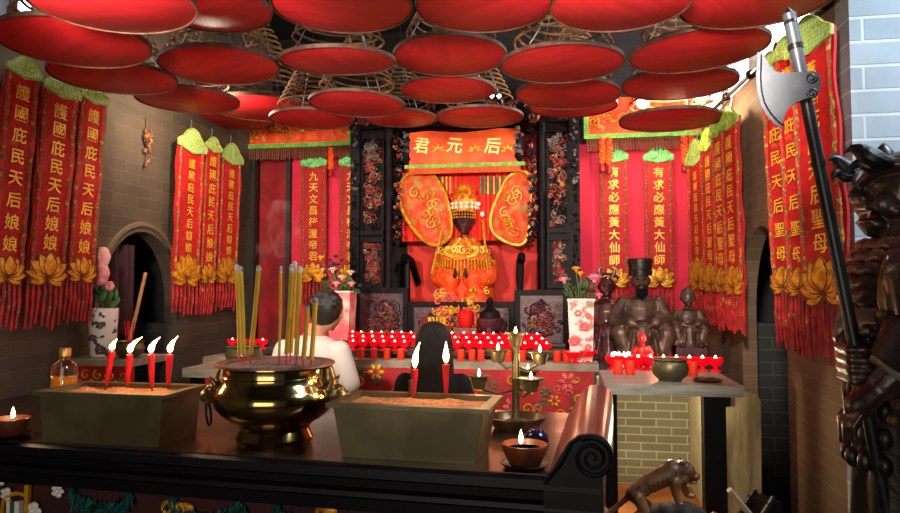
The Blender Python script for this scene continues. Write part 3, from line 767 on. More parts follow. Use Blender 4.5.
# ---------------------------------------------------------------- goddess in the shrine
def hand_prims(mb, c, s, d, up, side):
    """palm and five bent fingers at c, pointing along d; side = thumb side"""
    c = Vector(c); d = Vector(d).normalized(); up = Vector(up).normalized(); sd = Vector(side).normalized()
    mb.cap(c, c + d * .07 * s, .026 * s, .03 * s, 8)
    for k, L in enumerate((.062, .074, .07, .054)):
        b = c + d * .075 * s + sd * (.03 - .02 * k) * s
        m = b + d * L * .55 * s - up * .008 * s; e = m + d * L * .35 * s - up * .03 * s
        mb.cap(b, m, .0095 * s, .009 * s, 6); mb.cap(m, e, .009 * s, .0075 * s, 6)
    b = c + d * .02 * s + sd * .026 * s; m = b + (sd + d * .8).normalized() * .035 * s; e = m + (d - up * .4).normalized() * .03 * s
    mb.cap(b, m, .012 * s, .01 * s, 6); mb.cap(m, e, .01 * s, .008 * s, 6)
def face_prims(mb, c, r, f=(0, -1, 0)):
    """head with brow, nose, lips, chin and ears looking along f"""
    c = Vector(c); f = Vector(f).normalized(); sd = Vector((0, 0, 1)).cross(f).normalized(); z = Vector((0, 0, 1))
    mb.ell(c, (r * .78, r * .86, r), 16, 12, (0, 0, math.atan2(f.x, -f.y) * -1 if False else math.atan2(f.y, f.x) + PI / 2))
    mb.ell(c - z * r * .42 + f * r * .28, (r * .52, r * .5, r * .55), 12, 8)
    mb.cap(c + f * r * .84 + z * r * .12, c + f * r * 1.02 - z * r * .2, r * .09, r * .15, 8)
    mb.cap(c + f * r * .8 - z * r * .48 - sd * r * .2, c + f * r * .8 - z * r * .48 + sd * r * .2, r * .08, r * .08, 6)
    mb.ell(c + f * r * .68 - z * r * .82, r * .22, 8, 6)
    for s in (-1, 1):
        mb.cap(c + f * r * .8 + z * r * .28 + sd * s * r * .12, c + f * r * .68 + z * r * .25 + sd * s * r * .5, r * .08, r * .07, 6)
        mb.ell(c + sd * s * r * .8 - z * r * .05, (r * .13, r * .16, r * .28), 8, 6)
def eyes(c, r, f, parent, m, name='eyes'):
    c = Vector(c); f = Vector(f).normalized(); sd = Vector((0, 0, 1)).cross(f).normalized(); mb = MB()
    for s in (-1, 1): mb.ell(c + f * r * .78 + sd * s * r * .3 + Vector((0, 0, r * .12)), (r * .13, r * .1, r * .07), 8, 6)
    return mb.build(name, m, parent)

gp = Vector((-.893, 6.12, 1.33))
t = thing('goddess_statue', 'seated goddess statue with dark face, jewelled crown and orange embroidered robe', 'statue', gp)
mb = MB()
mb.lathe([(.25, 0), (.25, .2), (.22, .5), (.18, .74), (.09, .8), (.065, .88)], n=24, sy=.62)
face_prims(mb, (0, -.07, .98), .125)
for s in (-1, 1): hand_prims(mb, (s * .07, -.30, .45), .8, (-s * .35, -.6, .7), (-s, 0, 0), (0, -.3, 1))
obj('body', blob(mb, 'body', .0085, 2), m_darkface, t)
eyes((0, -.07, .98), .125, (0, -1, 0), t, m_black)
mb = MB().lathe([(.35, 0), (.34, .15), (.30, .35), (.24, .55), (.205, .7), (.11, .8)], n=32, sy=.8)
for s in (-1, 1):
    mb.cap((s * .16, -.01, .68), (s * .25, -.14, .48), .085, .10, 14); mb.cap((s * .25, -.14, .48), (s * .11, -.25, .45), .10, .095, 14)
    mb.cap((s * .14, -.1, .28), (s * .15, -.3, .26), .13, .125, 14); mb.cap((s * .15, -.3, .26), (s * .16, -.32, .02), .125, .14, 14)
for k in range(7): x = -.24 + .08 * k; mb.tube([(x * .8, -.42 + abs(x) * .3, .3), (x, -.46 + abs(x) * .4, .15), (x * 1.2, -.46 + abs(x) * .4, .01)], .018, 6)
obj('robe', blob(mb, 'robe', .012, 3), m_orange, t)
mb = MB().grid(60, 8, lambda a, b: ((.11 + .20 * b) * math.cos(2 * PI * a), -.03 + (.11 + .19 * b) * math.sin(2 * PI * a) * .9, .815 - .2 * b ** 1.3 + .006 * math.sin(a * 100)), None)
cape = mb.build('shoulder_cape', mat('gold_brocade', (214, 128, 30), (206, 70, 18), 16, .6, lo=.42, hi=.6, c3=(226, 170, 70), hi3=.74), t)
mb = MB()
for k in range(56):
    a = 2 * PI * k / 56; x, y = .31 * math.cos(a), -.03 + .27 * math.sin(a); mb.tube([(x, y, .62), (x * 1.03, y * 1.04, .53), (x * 1.03, y * 1.05, .45)], .009, 5)
mb.build('cape_fringe', m_gold, cape)
mb = MB()
for k in range(16):
    a = R(190 + k * 10.5); curl(mb, (.25 * math.cos(a), -.055 + .23 * math.sin(a), .70), .04, 1.1, .008, k)
for s in (-1, 1): stube(mb, [(s * .03, -.17, .81), (s * .09, -.24, .73), (s * .16, -.25, .72), (s * .14, -.28, .66), (s * .06, -.30, .64)], [.014, .018, .018, .016, .01])
mb.build('cape_embroidery', m_goldb, cape)
mb = MB(); mg = MB(); rn = random.Random(12)
for k in range(34):
    x = rn.uniform(-.26, .26); z = rn.uniform(.05, .36); y = -.465 + .55 * max(0, abs(abs(x) - .15) - .05) + max(0, z - .3) * .5
    (mb if k % 3 else mg).ell((x, y, z), (.018, .012, .018), 8, 6); curl(mb if k % 3 else mg, (x + .02, y, z), .035, 1.2, .008, k)
mb.build('robe_embroidery', m_gold, t); mg.build('pink_embroidery', mat('pink_thread', (206, 96, 90), (180, 60, 60), 20, .65), t)
# crown, with bead curtain, pearls and side pompoms
cr = MB().lathe([(.125, 0), (.135, .06), (.14, .1), (.12, .14), (.10, .2), (.06, .24), (0, .25)], (0, -.06, 1.06), 24).build('crown', m_gold, t)
mb = MB()
for k in range(15):
    a = 2 * PI * k / 15
    for z, r in ((1.09, .137), (1.125, .139)): mb.ell((r * math.cos(a), -.06 + r * math.sin(a), z), .018, 8, 6)
mb.build('crown_pearls', m_porc, cr)
mb = MB()
for k in range(9):
    a = R(200 + k * 17.5); mb.ell((.138 * math.cos(a), -.06 + .145 * math.sin(a), 1.18 + .05 * (k % 2)), .02, 8, 6)
mb.build('crown_pompoms', m_redplastic, cr)
mb = MB()
for k in range(11):
    a = R(205 + k * 13); x, y = .128 * math.cos(a), -.06 + .15 * math.sin(a)
    for j in range(3): mb.ell((x, y - .005, 1.05 - .026 * j), .0095, 6, 4)
mb.build('bead_curtain', m_gold, cr)['kind'] = 'stuff'
mb = MB()
for s in (-1, 1):
    mb.ell((s * .19, -.1, 1.03), .026, 10, 8); mb.ell((s * .155, -.12, 1.12), .022, 10, 8)
mb.build('side_pompoms', m_porc, cr)
mb = MB()
for s in (-1, 1):
    for j in range(20): mb.ell((s * (.2 + .004 * j), -.16 - .012 * j, .96 - .024 * j), (.014, .014, .015), 6, 4)
mb.build('side_bead_strings', m_gold, cr)
t.scale = (.88, .9, 1)
# throne behind her
t = thing('throne', 'black carved armchair throne behind the seated goddess', 'chair', (gp.x, gp.y + .08, 1.15))
MB().box((0, .02, .12), (1.0, .5, .25)).build('seat', m_carve, t)
for s in (-1, 1):
    MB().tube([(s * .48, .1, .6), (s * .5, -.1, .8), (s * .52, -.26, .83), (s * .52, -.3, .78)], .035, 8).build('armrest', m_black, t)
    MB().tube([(s * .5, -.24, .2), (s * .51, -.24, .82)], .03, 8).build('arm_post', m_black, t)
MB().box((0, .24, .7), (.9, .05, 1.1)).build('backrest', m_curtain, t)
MB().span((gp.x - .9, 5.93, 0), (gp.x + .9, 6.38, 1.15)).build('shrine_pedestal', m_carve_red)
tag(bpy.data.objects['shrine_pedestal'], 'dark red pedestal block under the goddess and throne inside the shrine', 'pedestal')

# ---------------------------------------------------------------- seated deities at right
def seated(name, lab, cat, loc, k, m, rz=0, hat='tall', beard=True, pose='lap', seat=True):
    t = thing(name, lab, cat, loc, rz); mb = MB()
    mb.lathe([(.30, 0), (.31, .05), (.29, .2), (.25, .3)], n=20, sy=.8)
    for s in (-1, 1):
        mb.cap((s * .13, -.02, .3), (s * .22, -.22, .27), .11, .10); mb.cap((s * .22, -.22, .27), (s * .15, -.24, .03), .095, .08)
        mb.ell((s * .15, -.3, .03), (.055, .1, .04))
    mb.lathe([(.17, .25), (.18, .4), (.19, .52), (.15, .61), (.07, .65), (.055, .7)], n=18, sy=.72)
    mb.cap((0, -.16, .3), (0, -.22, .05), .10, .11)
    if pose == 'lap':
        for s in (-1, 1):
            mb.cap((s * .18, 0, .57), (s * .26, -.07, .4), .075, .075); mb.cap((s * .26, -.07, .4), (s * .12, -.24, .38), .08, .06)
            mb.cap((s * .22, -.12, .38), (s * .2, -.2, .2), .07, .05)
            hand_prims(mb, (s * .12, -.25, .38), .7, (-s * .6, -.5, -.3), (0, 0, 1), (-s * .4, -.6, .6))
    elif pose == 'raised':
        mb.cap((-.18, 0, .57), (-.3, -.03, .66), .07, .06); mb.cap((-.3, -.03, .66), (-.22, -.05, .86), .06, .045)
        hand_prims(mb, (-.22, -.05, .86), .8, (.7, -.2, .5), (0, -1, 0), (0, 0, 1))
        mb.cap((.18, 0, .57), (.29, -.07, .42), .07, .06); mb.cap((.29, -.07, .42), (.2, -.24, .38), .06, .045)
        hand_prims(mb, (.2, -.25, .38), .8, (-.3, -.8, -.2), (0, 0, 1), (-1, 0, .3))
    hc = (0, -.03, .80); hr = .115
    face_prims(mb, hc, hr)
    for j in range(5):   # folds of the robe
        x = -.2 + .1 * j; mb.tube([(x * .8, -.17, .36), (x * 1.0, -.265 - .05 * (j % 2), .22), (x * 1.3, -.275 - .03 * (j % 2), .02)], [.02, .024, .03], 8)
    obj('body', blob(mb, 'body', .011, 4), m, t)
    eyes(hc, hr, (0, -1, 0), t, m_black)
    if hat == 'tall':
        mb = MB().lathe([(.118, 0), (.122, .05), (.11, .055), (.128, .16), (.12, .175), (0, .165)], (0, -.02, .85), 18, sy=.9)
        mb.box((0, .05, .99), (.26, .05, .06)); mb.build('hat', m_bronze2, t)
    elif hat == 'horn':
        mb = MB()
        for s in (-1, 1): mb.tube([(s * .06, -.04, .9), (s * .09, -.05, .98), (s * .06, -.06, 1.03)], [.03, .022, .006], 7)
        mb.tube([(math.cos(R(a)) * .13, .0, .88 + math.sin(R(a)) * .06) for a in range(0, 181, 20)], .02, 6); mb.build('headdress', m, t)
    elif hat == 'hood':
        MB().lathe([(.13, 0), (.135, .08), (.1, .17), (.05, .22), (0, .24)], (0, .0, .78), 16).build('hood', m, t)
    if beard:
        mb = MB()
        for j in range(7):
            a = -.5 + j / 6; mb.tube([(a * .1, -.13, .715), (a * .085, -.155, .66), (a * .04, -.15, .60 + abs(a) * .06)], [.014, .015, .004], 6)
        for s in (-1, 1): mb.tube([(s * .01, -.148, .755), (s * .05, -.14, .735), (s * .055, -.14, .68)], [.008, .009, .003], 6)
        mb.build('beard', m_black, t)
    t.scale = (k, k, k)
    return t
Z0 = 1.42
seated('bearded_deity_statue', 'dark seated deity statue with tall flat hat and black beard, between two attendants', 'statue', (.525, 4.98, 1.2), .69, mat('brown_bronze', (92, 70, 58), (58, 44, 37), 8, .42, metal=.25, bump=.2), hat='tall')
seated('demon_attendant_statue', 'reddish dark demon attendant statue with raised arm, beside the pink flower vase', 'statue', (.295, 5.05, 1.2), .64, mat('reddish_bronze', (84, 42, 42), (54, 28, 30), 7, .35, metal=.3, bump=.2, coat=.3), hat='horn', beard=False, pose='raised')
seated('small_attendant_statue', 'small dark hooded attendant statue nearest the right wall banners', 'statue', (.84, 4.95, 1.30), .40, mat('brown_bronze', (72, 58, 50)), hat='hood', beard=False)
seated('red_figurine', 'tiny red seated figurine in front of the bearded deity', 'figurine', (.47, 4.40, 1.2), .22, mat('red_lacquer', (190, 24, 22), (150, 14, 16), 9, .35, coat=.3), hat='hood', beard=False)
# stepped altar they sit on
t = thing('deity_altar', 'dark red block altar carrying the bearded deity and attendants', 'altar', (.66, 4.75, 0))
MB().span((-.43, -.5, 0), (.28, .95, 1.17)).build('body', m_carve_red, t)
MB().span((-.44, -.52, 1.17), (.29, .97, 1.2)).build('top_slab', m_dark, t)
MB().span((.08, .08, 1.2), (.28, .32, 1.30)).build('riser', m_carve_red, t)

# ---------------------------------------------------------------- main altar table with its cloth
AX0, AX1, AY0, AY1, AZ = -2.6, .215, 4.6, 5.5, 1.2
t = thing('main_altar_table', 'long altar table with red embroidered front cloth carrying rows of red lamps', 'table', ((AX0 + AX1) / 2, AY0, 0))
hw = (AX1 - AX0) / 2
MB().span((-hw, 0, AZ - .05), (hw, AY1 - AY0, AZ)).build('tabletop', m_stone, t)
for s in (-1, 1):
    for y in (.06, .8): MB().span((s * hw - s * .1 - .04, y, 0), (s * hw - s * .1 + .04, y + .08, AZ - .05)).build('leg', m_dark, t)
c = MB().grid(60, 8, lambda a, b: (-hw + 2 * hw * a, -.012 + .008 * math.sin(a * 70) * b, AZ - .05 - .95 * b), (0, .01, 0)).build('front_cloth', m_altarcloth, t)
rnd = random.Random(9); mb = MB(); mg = MB(); mp = MB()
for k in range(150):
    x = rnd.uniform(-hw + .05, hw - .05); z = AZ - .08 - rnd.uniform(0, .42); q = (mb, mp, mb, mg)[k % 4]
    if k % 3:
        curl(q, (x, -.026, z), rnd.uniform(.025, .055), rnd.uniform(.8, 1.4), .007, rnd.uniform(0, 6), sgn=rnd.choice((1, -1)), n=10)
    else:
        r = rnd.uniform(.02, .04)
        for j in range(6): a = PI * j / 3; q.ell((x + r * math.cos(a), -.024, z + r * math.sin(a)), (r * .6, .006, r * .4), 7, 5, (0, -a, 0))
mp.build('pink_embroidery', mat('pink_thread', (206, 96, 90), (180, 60, 60), 20, .65), c)
mb.build('gold_embroidery', m_gold, c); mg.build('green_embroidery', m_motif_g, c)
MB().span((hw - .03, -.03, AZ - .5), (hw + .005, .0, AZ - .05)).build('green_edging', m_teal, c)
# dark lamp rack on it
RX0, RX1 = -2.5, .0
t = thing('lamp_rack', 'low dark stepped rack under the rows of red lamps on the main altar', 'rack', ((RX0 + RX1) / 2, 4.72, AZ))
rw = (RX1 - RX0) / 2
for k, (y, z) in enumerate(((.0, .05), (.11, .075), (.22, .10))): MB().span((-rw, y, z - .02), (rw, y + .1, z)).build('shelf', m_dark, t)
for x in [-rw + .02 + (2 * rw - .04) * i / 6 for i in range(7)]: MB().span((x - .015, .01, 0), (x + .015, .31, .03)).build('support', m_dark, t)
def make_lamp():
    t = thing('red_oil_lamp', 'x', 'oil lamp')
    MB().lathe([(.0, 0), (.026, 0), (.024, .006), (.009, .012), (.009, .022), (.024, .028), (.035, .045), (.037, .065), (.032, .066), (.028, .045), (0, .038)], n=14).build('glass_cup', m_redglass, t)
    MB().lathe([(0, .05), (.008, .054), (.009, .062), (.005, .072), (0, .078)], n=8).build('flame', m_flame_small, t)
    return t
lp = make_lamp(); first = True
for k, (y, z, n) in enumerate(((4.77, .05, 31), (4.88, .075, 30), (4.99, .10, 30))):
    row = ('front', 'middle', 'back')[k]; seg = {}
    for i in range(n):
        x = RX0 + .05 + (RX1 - RX0 - .1) * (i + .5 * (k % 2)) / 31
        if k > 0 and x < -1.6: continue
        p = (x + random.uniform(-.006, .006), y + random.uniform(-.01, .01), AZ + z + .001); u = px(p)
        if 268 < u < 344 or 414 < u < 450: continue                      # wholly hidden behind the two people
        q = 'left of the person in white' if u < 300 else 'between the two people' if u < 430 else 'between the long-haired person and the vase'
        seg[q] = seg.get(q, 0) + 1
        o = lp if first else dup(lp, p)
        o.location = p; first = False
        tag(o, 'red oil lamp, %s in the %s row %s' % (ORD[seg[q] - 1], row, q), 'oil lamp', 'red oil lamps on the main altar rack')
for i in range(9):
    x = .285 + i * .075
    dup(lp, (x, 4.30 + random.uniform(-.008, .008), 1.201), None, 'red oil lamp, %s from the vase in the single row before the bearded deity' % ORD[i], 'red oil lamps before the bearded deity', scale=1.25)
for k, x in enumerate((-1.9, -1.2, -.5, 0.0)): lamp('POINT', 'oil_lamp_glow', (x, 4.78, AZ + .3), 3.5, (1, .35, .18), .08)
lamp('POINT', 'oil_lamp_glow', (.6, 4.35, 1.42), 3, (1, .4, .25), .08)
# vermilion wax candles below the rack
def make_cup():
    t = thing('vermilion_candle', 'x', 'candle')
    MB().lathe([(0, 0), (.022, 0), (.024, .004), (.024, .082), (.02, .086), (.006, .084), (0, .084)], n=14).build('wax', m_redplastic, t)
    MB().tube([(0, 0, .083), (.002, 0, .094)], .0018, 5).build('wick', m_black, t)
    return t
cp = make_cup(); first = True
US = ((240, 252), (361, 374, 387, 401), (461, 472, 481, 508, 522, 536, 557, 566))
for seg, q in zip(US, ('left of the person in white', 'between the two people', 'between the long-haired person and the vase')):
    for i, u in enumerate(seg):
        p = (at(u, 355, y=4.66).x, 4.655, AZ + .001); o = cp if first else dup(cp, p); first = False; o.location = p; o.scale = (1, 1, .88)
        tag(o, 'stubby vermilion candle, %s on the altar edge %s' % (ORD[i], q), 'candle', 'vermilion candles on the main altar')

# ---------------------------------------------------------------- vases with flowers
def flowers(t, z, specs, rnd):
    st = MB(); lf = MB(); groups = {}
    for (x, y, h, r, kind) in specs:
        st.tube([(x * .25, y * .25, z - .05), (x * .6, y * .6, z + h * .5), (x, y, z + h)], .004, 5)
        for j in range(2):
            lf.ell((x * .7 + rnd.uniform(-.03, .03), y * .7 + rnd.uniform(-.03, .03), z + h * rnd.uniform(.25, .8)), (.012, .006, .035), 6, 4, (rnd.uniform(-.8, .8), rnd.uniform(-.8, .8), 0))
        mb = groups.setdefault(kind, MB())
        if kind in (m_purple, m_leaf): 
            for j in range(5): mb.ell((x + rnd.uniform(-r, r), y + rnd.uniform(-r, r), z + h + rnd.uniform(-r, r)), (r * .35, r * .35, r * .25), 6, 4)
        else:
            for ring, (n, tilt, rr) in enumerate(((7, .55, 1.0), (6, .95, .75), (4, 1.25, .5))):
                for j in range(n):
                    a = 2 * PI * j / n + ring * .4
                    M = Matrix.Translation((x, y - r * .2, z + h)) @ Matrix.Rotation(a, 4, 'Z') @ Matrix.Rotation(-tilt, 4, 'Y') @ Matrix.Translation((r * rr * .5, 0, 0)) @ Matrix.Diagonal((r * .55, r * .36, r * .09, 1))
                    mb.lathe([(math.sin(PI * i / 5), -math.cos(PI * i / 5)) for i in range(6)], n=7, M=M)
    st.build('stems', m_stem, t); lf.build('leaves', m_leaf, t)
    for m, mb in groups.items(): mb.build({m_purple: 'dark_sprays', m_leaf: 'foliage'}.get(m, 'blossoms'), m, t)
rnd = random.Random(3)
# square painted vase at right end of the main altar
def square_vase(lab, loc, w, h, m, rz=0):
    t = thing('square_vase', lab, 'vase', loc, rz); a = w / 2
    mb = MB()
    P = [(a * .8, 0), (a * .86, .02), (a * .92, h * .5), (a, h * .96), (a * 1.04, h), (a * .86, h), (a * .8, h * .9), (a * .7, .05)]
    for i in range(len(P) - 1): pass
    vs = []; fs = []
    for r, z in P: vs += [(-r, -r, z), (r, -r, z), (r, r, z), (-r, r, z)]
    for i in range(len(P) - 1):
        for j in range(4): fs.append((i * 4 + j, i * 4 + (j + 1) % 4, (i + 1) * 4 + (j + 1) % 4, (i + 1) * 4 + j))
    n = len(P) - 1
    fs += [(3, 2, 1, 0), (n * 4, n * 4 + 1, n * 4 + 2, n * 4 + 3)]
    mb.add(vs, fs); mb.build('body', m, t)
    mb = MB()
    for s in ((-1, -1), (1, -1), (1, 1), (-1, 1)): pass
    q = a * 1.02; mb.tube([(-q, -q, h), (q, -q, h), (q, q, h), (-q, q, h)], .008, 6, closed=True); mb.build('rim', m_porc, t)
    return t
p = (.105, 4.78, AZ)
t = square_vase('tall square white painted vase with pink carnations at the right end of the main altar', p, .175, .42, m_porc_pic)
flowers(t, .42, [(-.11, -.04, .12, .045, m_pink), (.09, -.05, .13, .06, m_pink), (.12, -.06, .02, .035, m_pink), (-.03, 0, .2, .04, m_yellow), (.0, .03, .17, .035, m_yellow), (.05, 0, .1, .05, m_leaf), (-.06, -.02, .1, .05, m_leaf), (0, -.04, .07, .05, m_leaf)], rnd)
mb = MB()
for (x, z, r) in ((-.05, .14, .03), (.02, .24, .028), (.045, .1, .02), (-.02, .33, .022), (.05, .31, .018)):
    for j in range(6): a = 2 * PI * j / 6; mb.ell((x + r * .8 * math.cos(a), -.077 - .02 * z, z + r * .8 * math.sin(a)), (r * .55, .004, r * .45), 7, 5)
mb.build('painted_flowers', mat('coral_glaze', (222, 96, 84), (206, 70, 90), 30, .3), t)
p = at(342, 340, y=5.2); p.z = AZ
t = square_vase('square pink vase with mixed flowers behind the man in white', p, .18, .47, m_porc_pink)
flowers(t, .47, [(-.2, -.05, .14, .05, m_yellow), (-.16, -.08, .1, .05, m_yellow), (-.06, -.05, .16, .045, m_white), (.02, -.06, .1, .045, m_white), (.09, -.06, .14, .04, m_white), (.1, -.07, .05, .04, m_pink), (-.02, -.08, .05, .045, m_pink), (-.1, 0, .24, .06, m_purple), (-.06, 0, .22, .05, m_purple), (-.18, 0, .26, .04, m_yellow), (.12, 0, .02, .05, m_leaf), (.04, 0, .03, .06, m_leaf), (-.12, -.03, .04, .06, m_leaf)], rnd)
# objects on the middle of the altar
p = at(466, 338, y=5.3); p.z = AZ + .0
t = thing('red_offering_box', 'red lidded box on a gilt stand below the goddess, left of the tripod', 'box', p)
MB().span((-.09, -.06, .0), (.09, .06, .19)).build('stand', m_carve_acc, t); MB().lathe([(.0, .19), (.045, .19), (.065, .23), (.066, .29), (.07, .3), (.04, .33), (0, .335)], n=14).build('cup', mat('red_lacquer', (190, 24, 22)), t)
MB().span((-.1, -.07, .0), (.1, .07, .03)).build('foot', m_carve, t)
p = at(437, 338, y=5.3); p.z = AZ
t = thing('divination_stick_holder', 'small holder of yellow divination sticks left of the red lidded box', 'stick holder', p)
MB().lathe([(0, 0), (.07, 0), (.08, .13), (.07, .13), (.06, .02), (0, .02)], n=14).build('holder', m_carve_acc, t)
mb = MB()
for k in range(14):
    a = 2 * PI * k / 14; r = .045; mb.tube([(r * math.cos(a), r * math.sin(a), .03), (1.5 * r * math.cos(a), 1.5 * r * math.sin(a), .27)], .009, 5)
mb.build('sticks', m_incense, t)
p = at(490, 336, y=5.3); p.z = AZ
t = thing('tripod_censer', 'dark tripod censer with knobbed lid below the goddess, right of the red lidded box', 'censer', p)
MB().lathe([(0, .17), (.07, .17), (.10, .21), (.105, .26), (.085, .27), (.0, .27)], n=18).build('bowl', m_carve_red, t)
MB().lathe([(.085, .27), (.075, .31), (.04, .34), (.02, .36), (.03, .39), (.02, .42), (0, .43)], n=16).build('lid', m_carve, t)
for k in range(3):
    a = R(90 + 120 * k + 60); c, s = math.cos(a), math.sin(a)
    MB().tube([(.07 * c, .07 * s, .19), (.1 * c, .1 * s, .12), (.085 * c, .085 * s, .05), (.11 * c, .11 * s, .008)], [.02, .016, .012, .014], 7).build('leg', m_carve_red, t)
# red glass offering bowls by the vase
for u, v, lab in ((575, 357, 'red glass footed bowl in front of the painted square vase, larger of two'), (588, 354, 'red glass footed bowl beside the painted square vase, smaller of two')):
    p = at(u, v, y=4.66 if u < 580 else 4.72); p.z = AZ
    t = thing('footed_bowl', lab, 'bowl', p, group='red glass bowls'); k = 1 if u < 580 else .75
    MB().lathe([(0, 0), (.04 * k, 0), (.012 * k, .012), (.012 * k, .03), (.05 * k, .04), (.085 * k, .075), (.08 * k, .078), (.04 * k, .05), (0, .047)], n=20).build('glass', m_redglass, t)

# ---------------------------------------------------------------- steel topped tables either side
def slab_table(lab, x0, x1, y0, y1, z, th, legs, m=m_steel):
    t = thing('steel_altar_table', lab, 'table', ((x0 + x1) / 2, y0, 0)); h = (x1 - x0) / 2
    MB().span((-h, 0, z - th), (h, y1 - y0, z)).build('tabletop', m, t)
    for (a, b, ya, yb) in legs: MB().span((a - (x0 + x1) / 2, ya - y0, 0), (b - (x0 + x1) / 2, yb - y0, z - th)).build('leg', m_black, t)
    return t
slab_table('steel topped altar table at right carrying the brass bowl, black posts below', .185, .83, 3.42, 3.98, 1.235, .052, ((.189, .247, 3.46, 3.54), (.654, .755, 3.46, 3.54), (.189, .247, 3.88, 3.95)))
slab_table('steel topped altar table at left behind the big censer', -2.10, -1.8, 3.5, 4.2, 1.255, .05, ((-2.08, -2.03, 3.55, 3.62), (-1.87, -1.82, 3.55, 3.62), (-2.08, -2.03, 4.1, 4.17), (-1.87, -1.82, 4.1, 4.17)))
def brass_bowl(lab, p, r, h, n=28, rimm=None):
    t = thing('brass_bowl', lab, 'bowl', p)
    MB().lathe([(0, 0), (r * .62, 0), (r * .62, h * .06), (r * .9, h * .28), (r, h * .55), (r * .9, h * .82), (r * .84, h * .9), (r * .97, h), (r * .9, h), (r * .78, h * .88), (r * .9, h * .55), (r * .6, h * .1), (0, h * .08)], n=n).build('bowl', m_brass_dull, t)
    MB().lathe([(0, h * .8), (r * .8, h * .8)], n=n).build('ash', m_ash, t)
    return t
p = at(670, 374, y=3.57); p.z = 1.235; brass_bowl('brass censer bowl on the steel table at right below the red lamps', p, .092, .11)
p = at(244, 360, y=3.68); p.z = 1.255; brass_bowl('brass bowl with pale rim on the left steel table behind the incense sticks', p, .105, .11)
for u, lab in ((618, 'vermilion candle at left end of the right steel table'), (630, 'vermilion candle second from the left on the right steel table'), (693, 'vermilion candle right of the brass censer bowl on the steel table')):
    p = at(u, 372, y=3.78); o = dup(cp, (p.x, 3.78, 1.236), None, lab, 'vermilion candles on the right steel table')
p = at(706, 378, y=3.6)
t = thing('joss_tray', 'small dark metal tray of burnt incense ends right of the brass censer bowl', 'tray', (p.x, 3.57, 1.235))
MB().lathe([(0, 0), (.06, 0), (.075, .012), (.07, .013), (.055, .004), (0, .004)], n=20).build('dish', m_darkplate, t)
mb = MB()
for k in range(6): a = k * 1.1; mb.tube([(-.04 * math.cos(a), -.04 * math.sin(a), .012), (.045 * math.cos(a), .045 * math.sin(a), .016 + .002 * k)], .003, 5)
mb.build('incense_ends', m_stick, t)
p = at(625, 352, y=4.2)
t = thing('white_lotus_lamp', 'glowing pale pink lotus lamp among the red lamps before the bearded deity', 'lamp', (p.x, 4.42, 1.2))
mb = MB()
for k in range(10): a = 2 * PI * k / 10; mb.ell((.035 * math.cos(a), .035 * math.sin(a), .05), (.03, .012, .055), 8, 6, (0, .5, a))
mb.build('petals', mat('lotus_glow', (255, 220, 215), None, emit=(255, 200, 200), strength=.9), t)
MB().lathe([(0, 0), (.03, 0), (.03, .01), (.012, .02), (.03, .04), (0, .045)], n=12).build('stand', m_gold, t)
p = at(700, 352, y=4.15)

# pale wooden board and black folded frame by the right table
t = thing('pale_board', 'pale worn wooden board standing upright right of the black table post', 'board', (.86, 3.66, 0))
mb = MB()
XZ = Matrix(((1, 0, 0, 0), (0, 0, 1, 0), (0, 1, 0, 0), (0, 0, 0, 1)))
mb.prism([(-.10, .56), (.10, .56), (.105, 1.13), (.09, 1.165), (.03, 1.18), (-.10, 1.175)], .05, Matrix.Translation((0, 0, 0)) @ XZ); mb.build('panel', m_board, t)
MB().span((-.10, -.01, 1.10), (-.04, 0, 1.165)).build('black_plate', m_black, t)
t = thing('folding_stool_frame', 'small dark folding frame with pale edge leaning before the pale board', 'stool', (.80, 3.25, .56), .4)
for s in (-1, 1): MB().tube([(-.1, s * .06, 0), (.08, s * .06, .22)], .013, 6).build('leg', m_black, t)
MB().tube([(-.1, 0, .25), (.05, 0, .08)], .014, 6).build('brace', m_board, t); MB().box((.08, 0, .1), (.07, .14, .2)).build('seat', m_black, t)

# niche behind the tiger: lit brick wall and sandy ledge
struct('wall_niche', MB().span((.18, 4.14, .3), (.76, 4.18, 1.18)), b_niche)
struct('wall_niche_side', MB().span((.70, 3.8, .3), (.715, 4.14, 1.18)), mat('pale_plaster', (190, 182, 150), (170, 160, 128), 4, .85))
o = MB().span((.17, 2.9, 0), (.99, 4.13, .56)).build('sandy_ledge', m_ground); tag(o, 'sandy coloured ledge under the tiger statue and right steel table', 'ledge')
lamp('POINT', 'niche_lamp', (.45, 3.5, 1.1), 9, (1, .82, .5), .04)
# ---------------------------------------------------------------- left side: vase, table, pole
p = Vector((-2.72, 4.25, 1.372))
t = thing('side_offering_table', 'narrow stone topped offering table under the left wall arch with floral skirt', 'table', (-2.70, 3.6, 0))
MB().span((-.23, 0, 1.245), (.23, .4, 1.28)).build('tabletop', m_stone, t)
MB().span((-.2, .02, .3), (.2, .06, 1.245)).build('red_skirt', m_altarcloth, t)
mb = MB()
for k in range(5): curl(mb, (-.16 + .08 * k, .005, 1.19), .03, 1.1, .008, k); mb.ell((-.12 + .08 * k, .005, 1.15), (.018, .006, .018), 7, 5)
mb.build('skirt_embroidery', m_gold, t)
MB().span((-.22, -.06, 1.10), (.24, .02, 1.122)).build('lower_shelf', m_stone, t)
for x in (-.2, .2): MB().span((x - .02, .34, 0), (x + .02, .38, 1.245)).build('leg', m_dark, t)
p = at(122, 360, y=4.3); brass_bowl('brass bowl with pale rim on the side table below the left wall arch', (-2.60, 3.75, 1.28), .088, .10)
mb = MB()
t = thing('incense_bundle', 'few red incense sticks standing in the brass bowl by the left arch', 'incense', (-2.60, 3.75, 1.36))
for k in range(5): a = k * 1.3; mb.tube([(.015 * math.cos(a), .015 * math.sin(a), 0), (.03 * math.cos(a), .03 * math.sin(a), .14)], .003, 5)
mb.build('sticks', m_candle, t)
pv = at(101, 338, y=4.0)
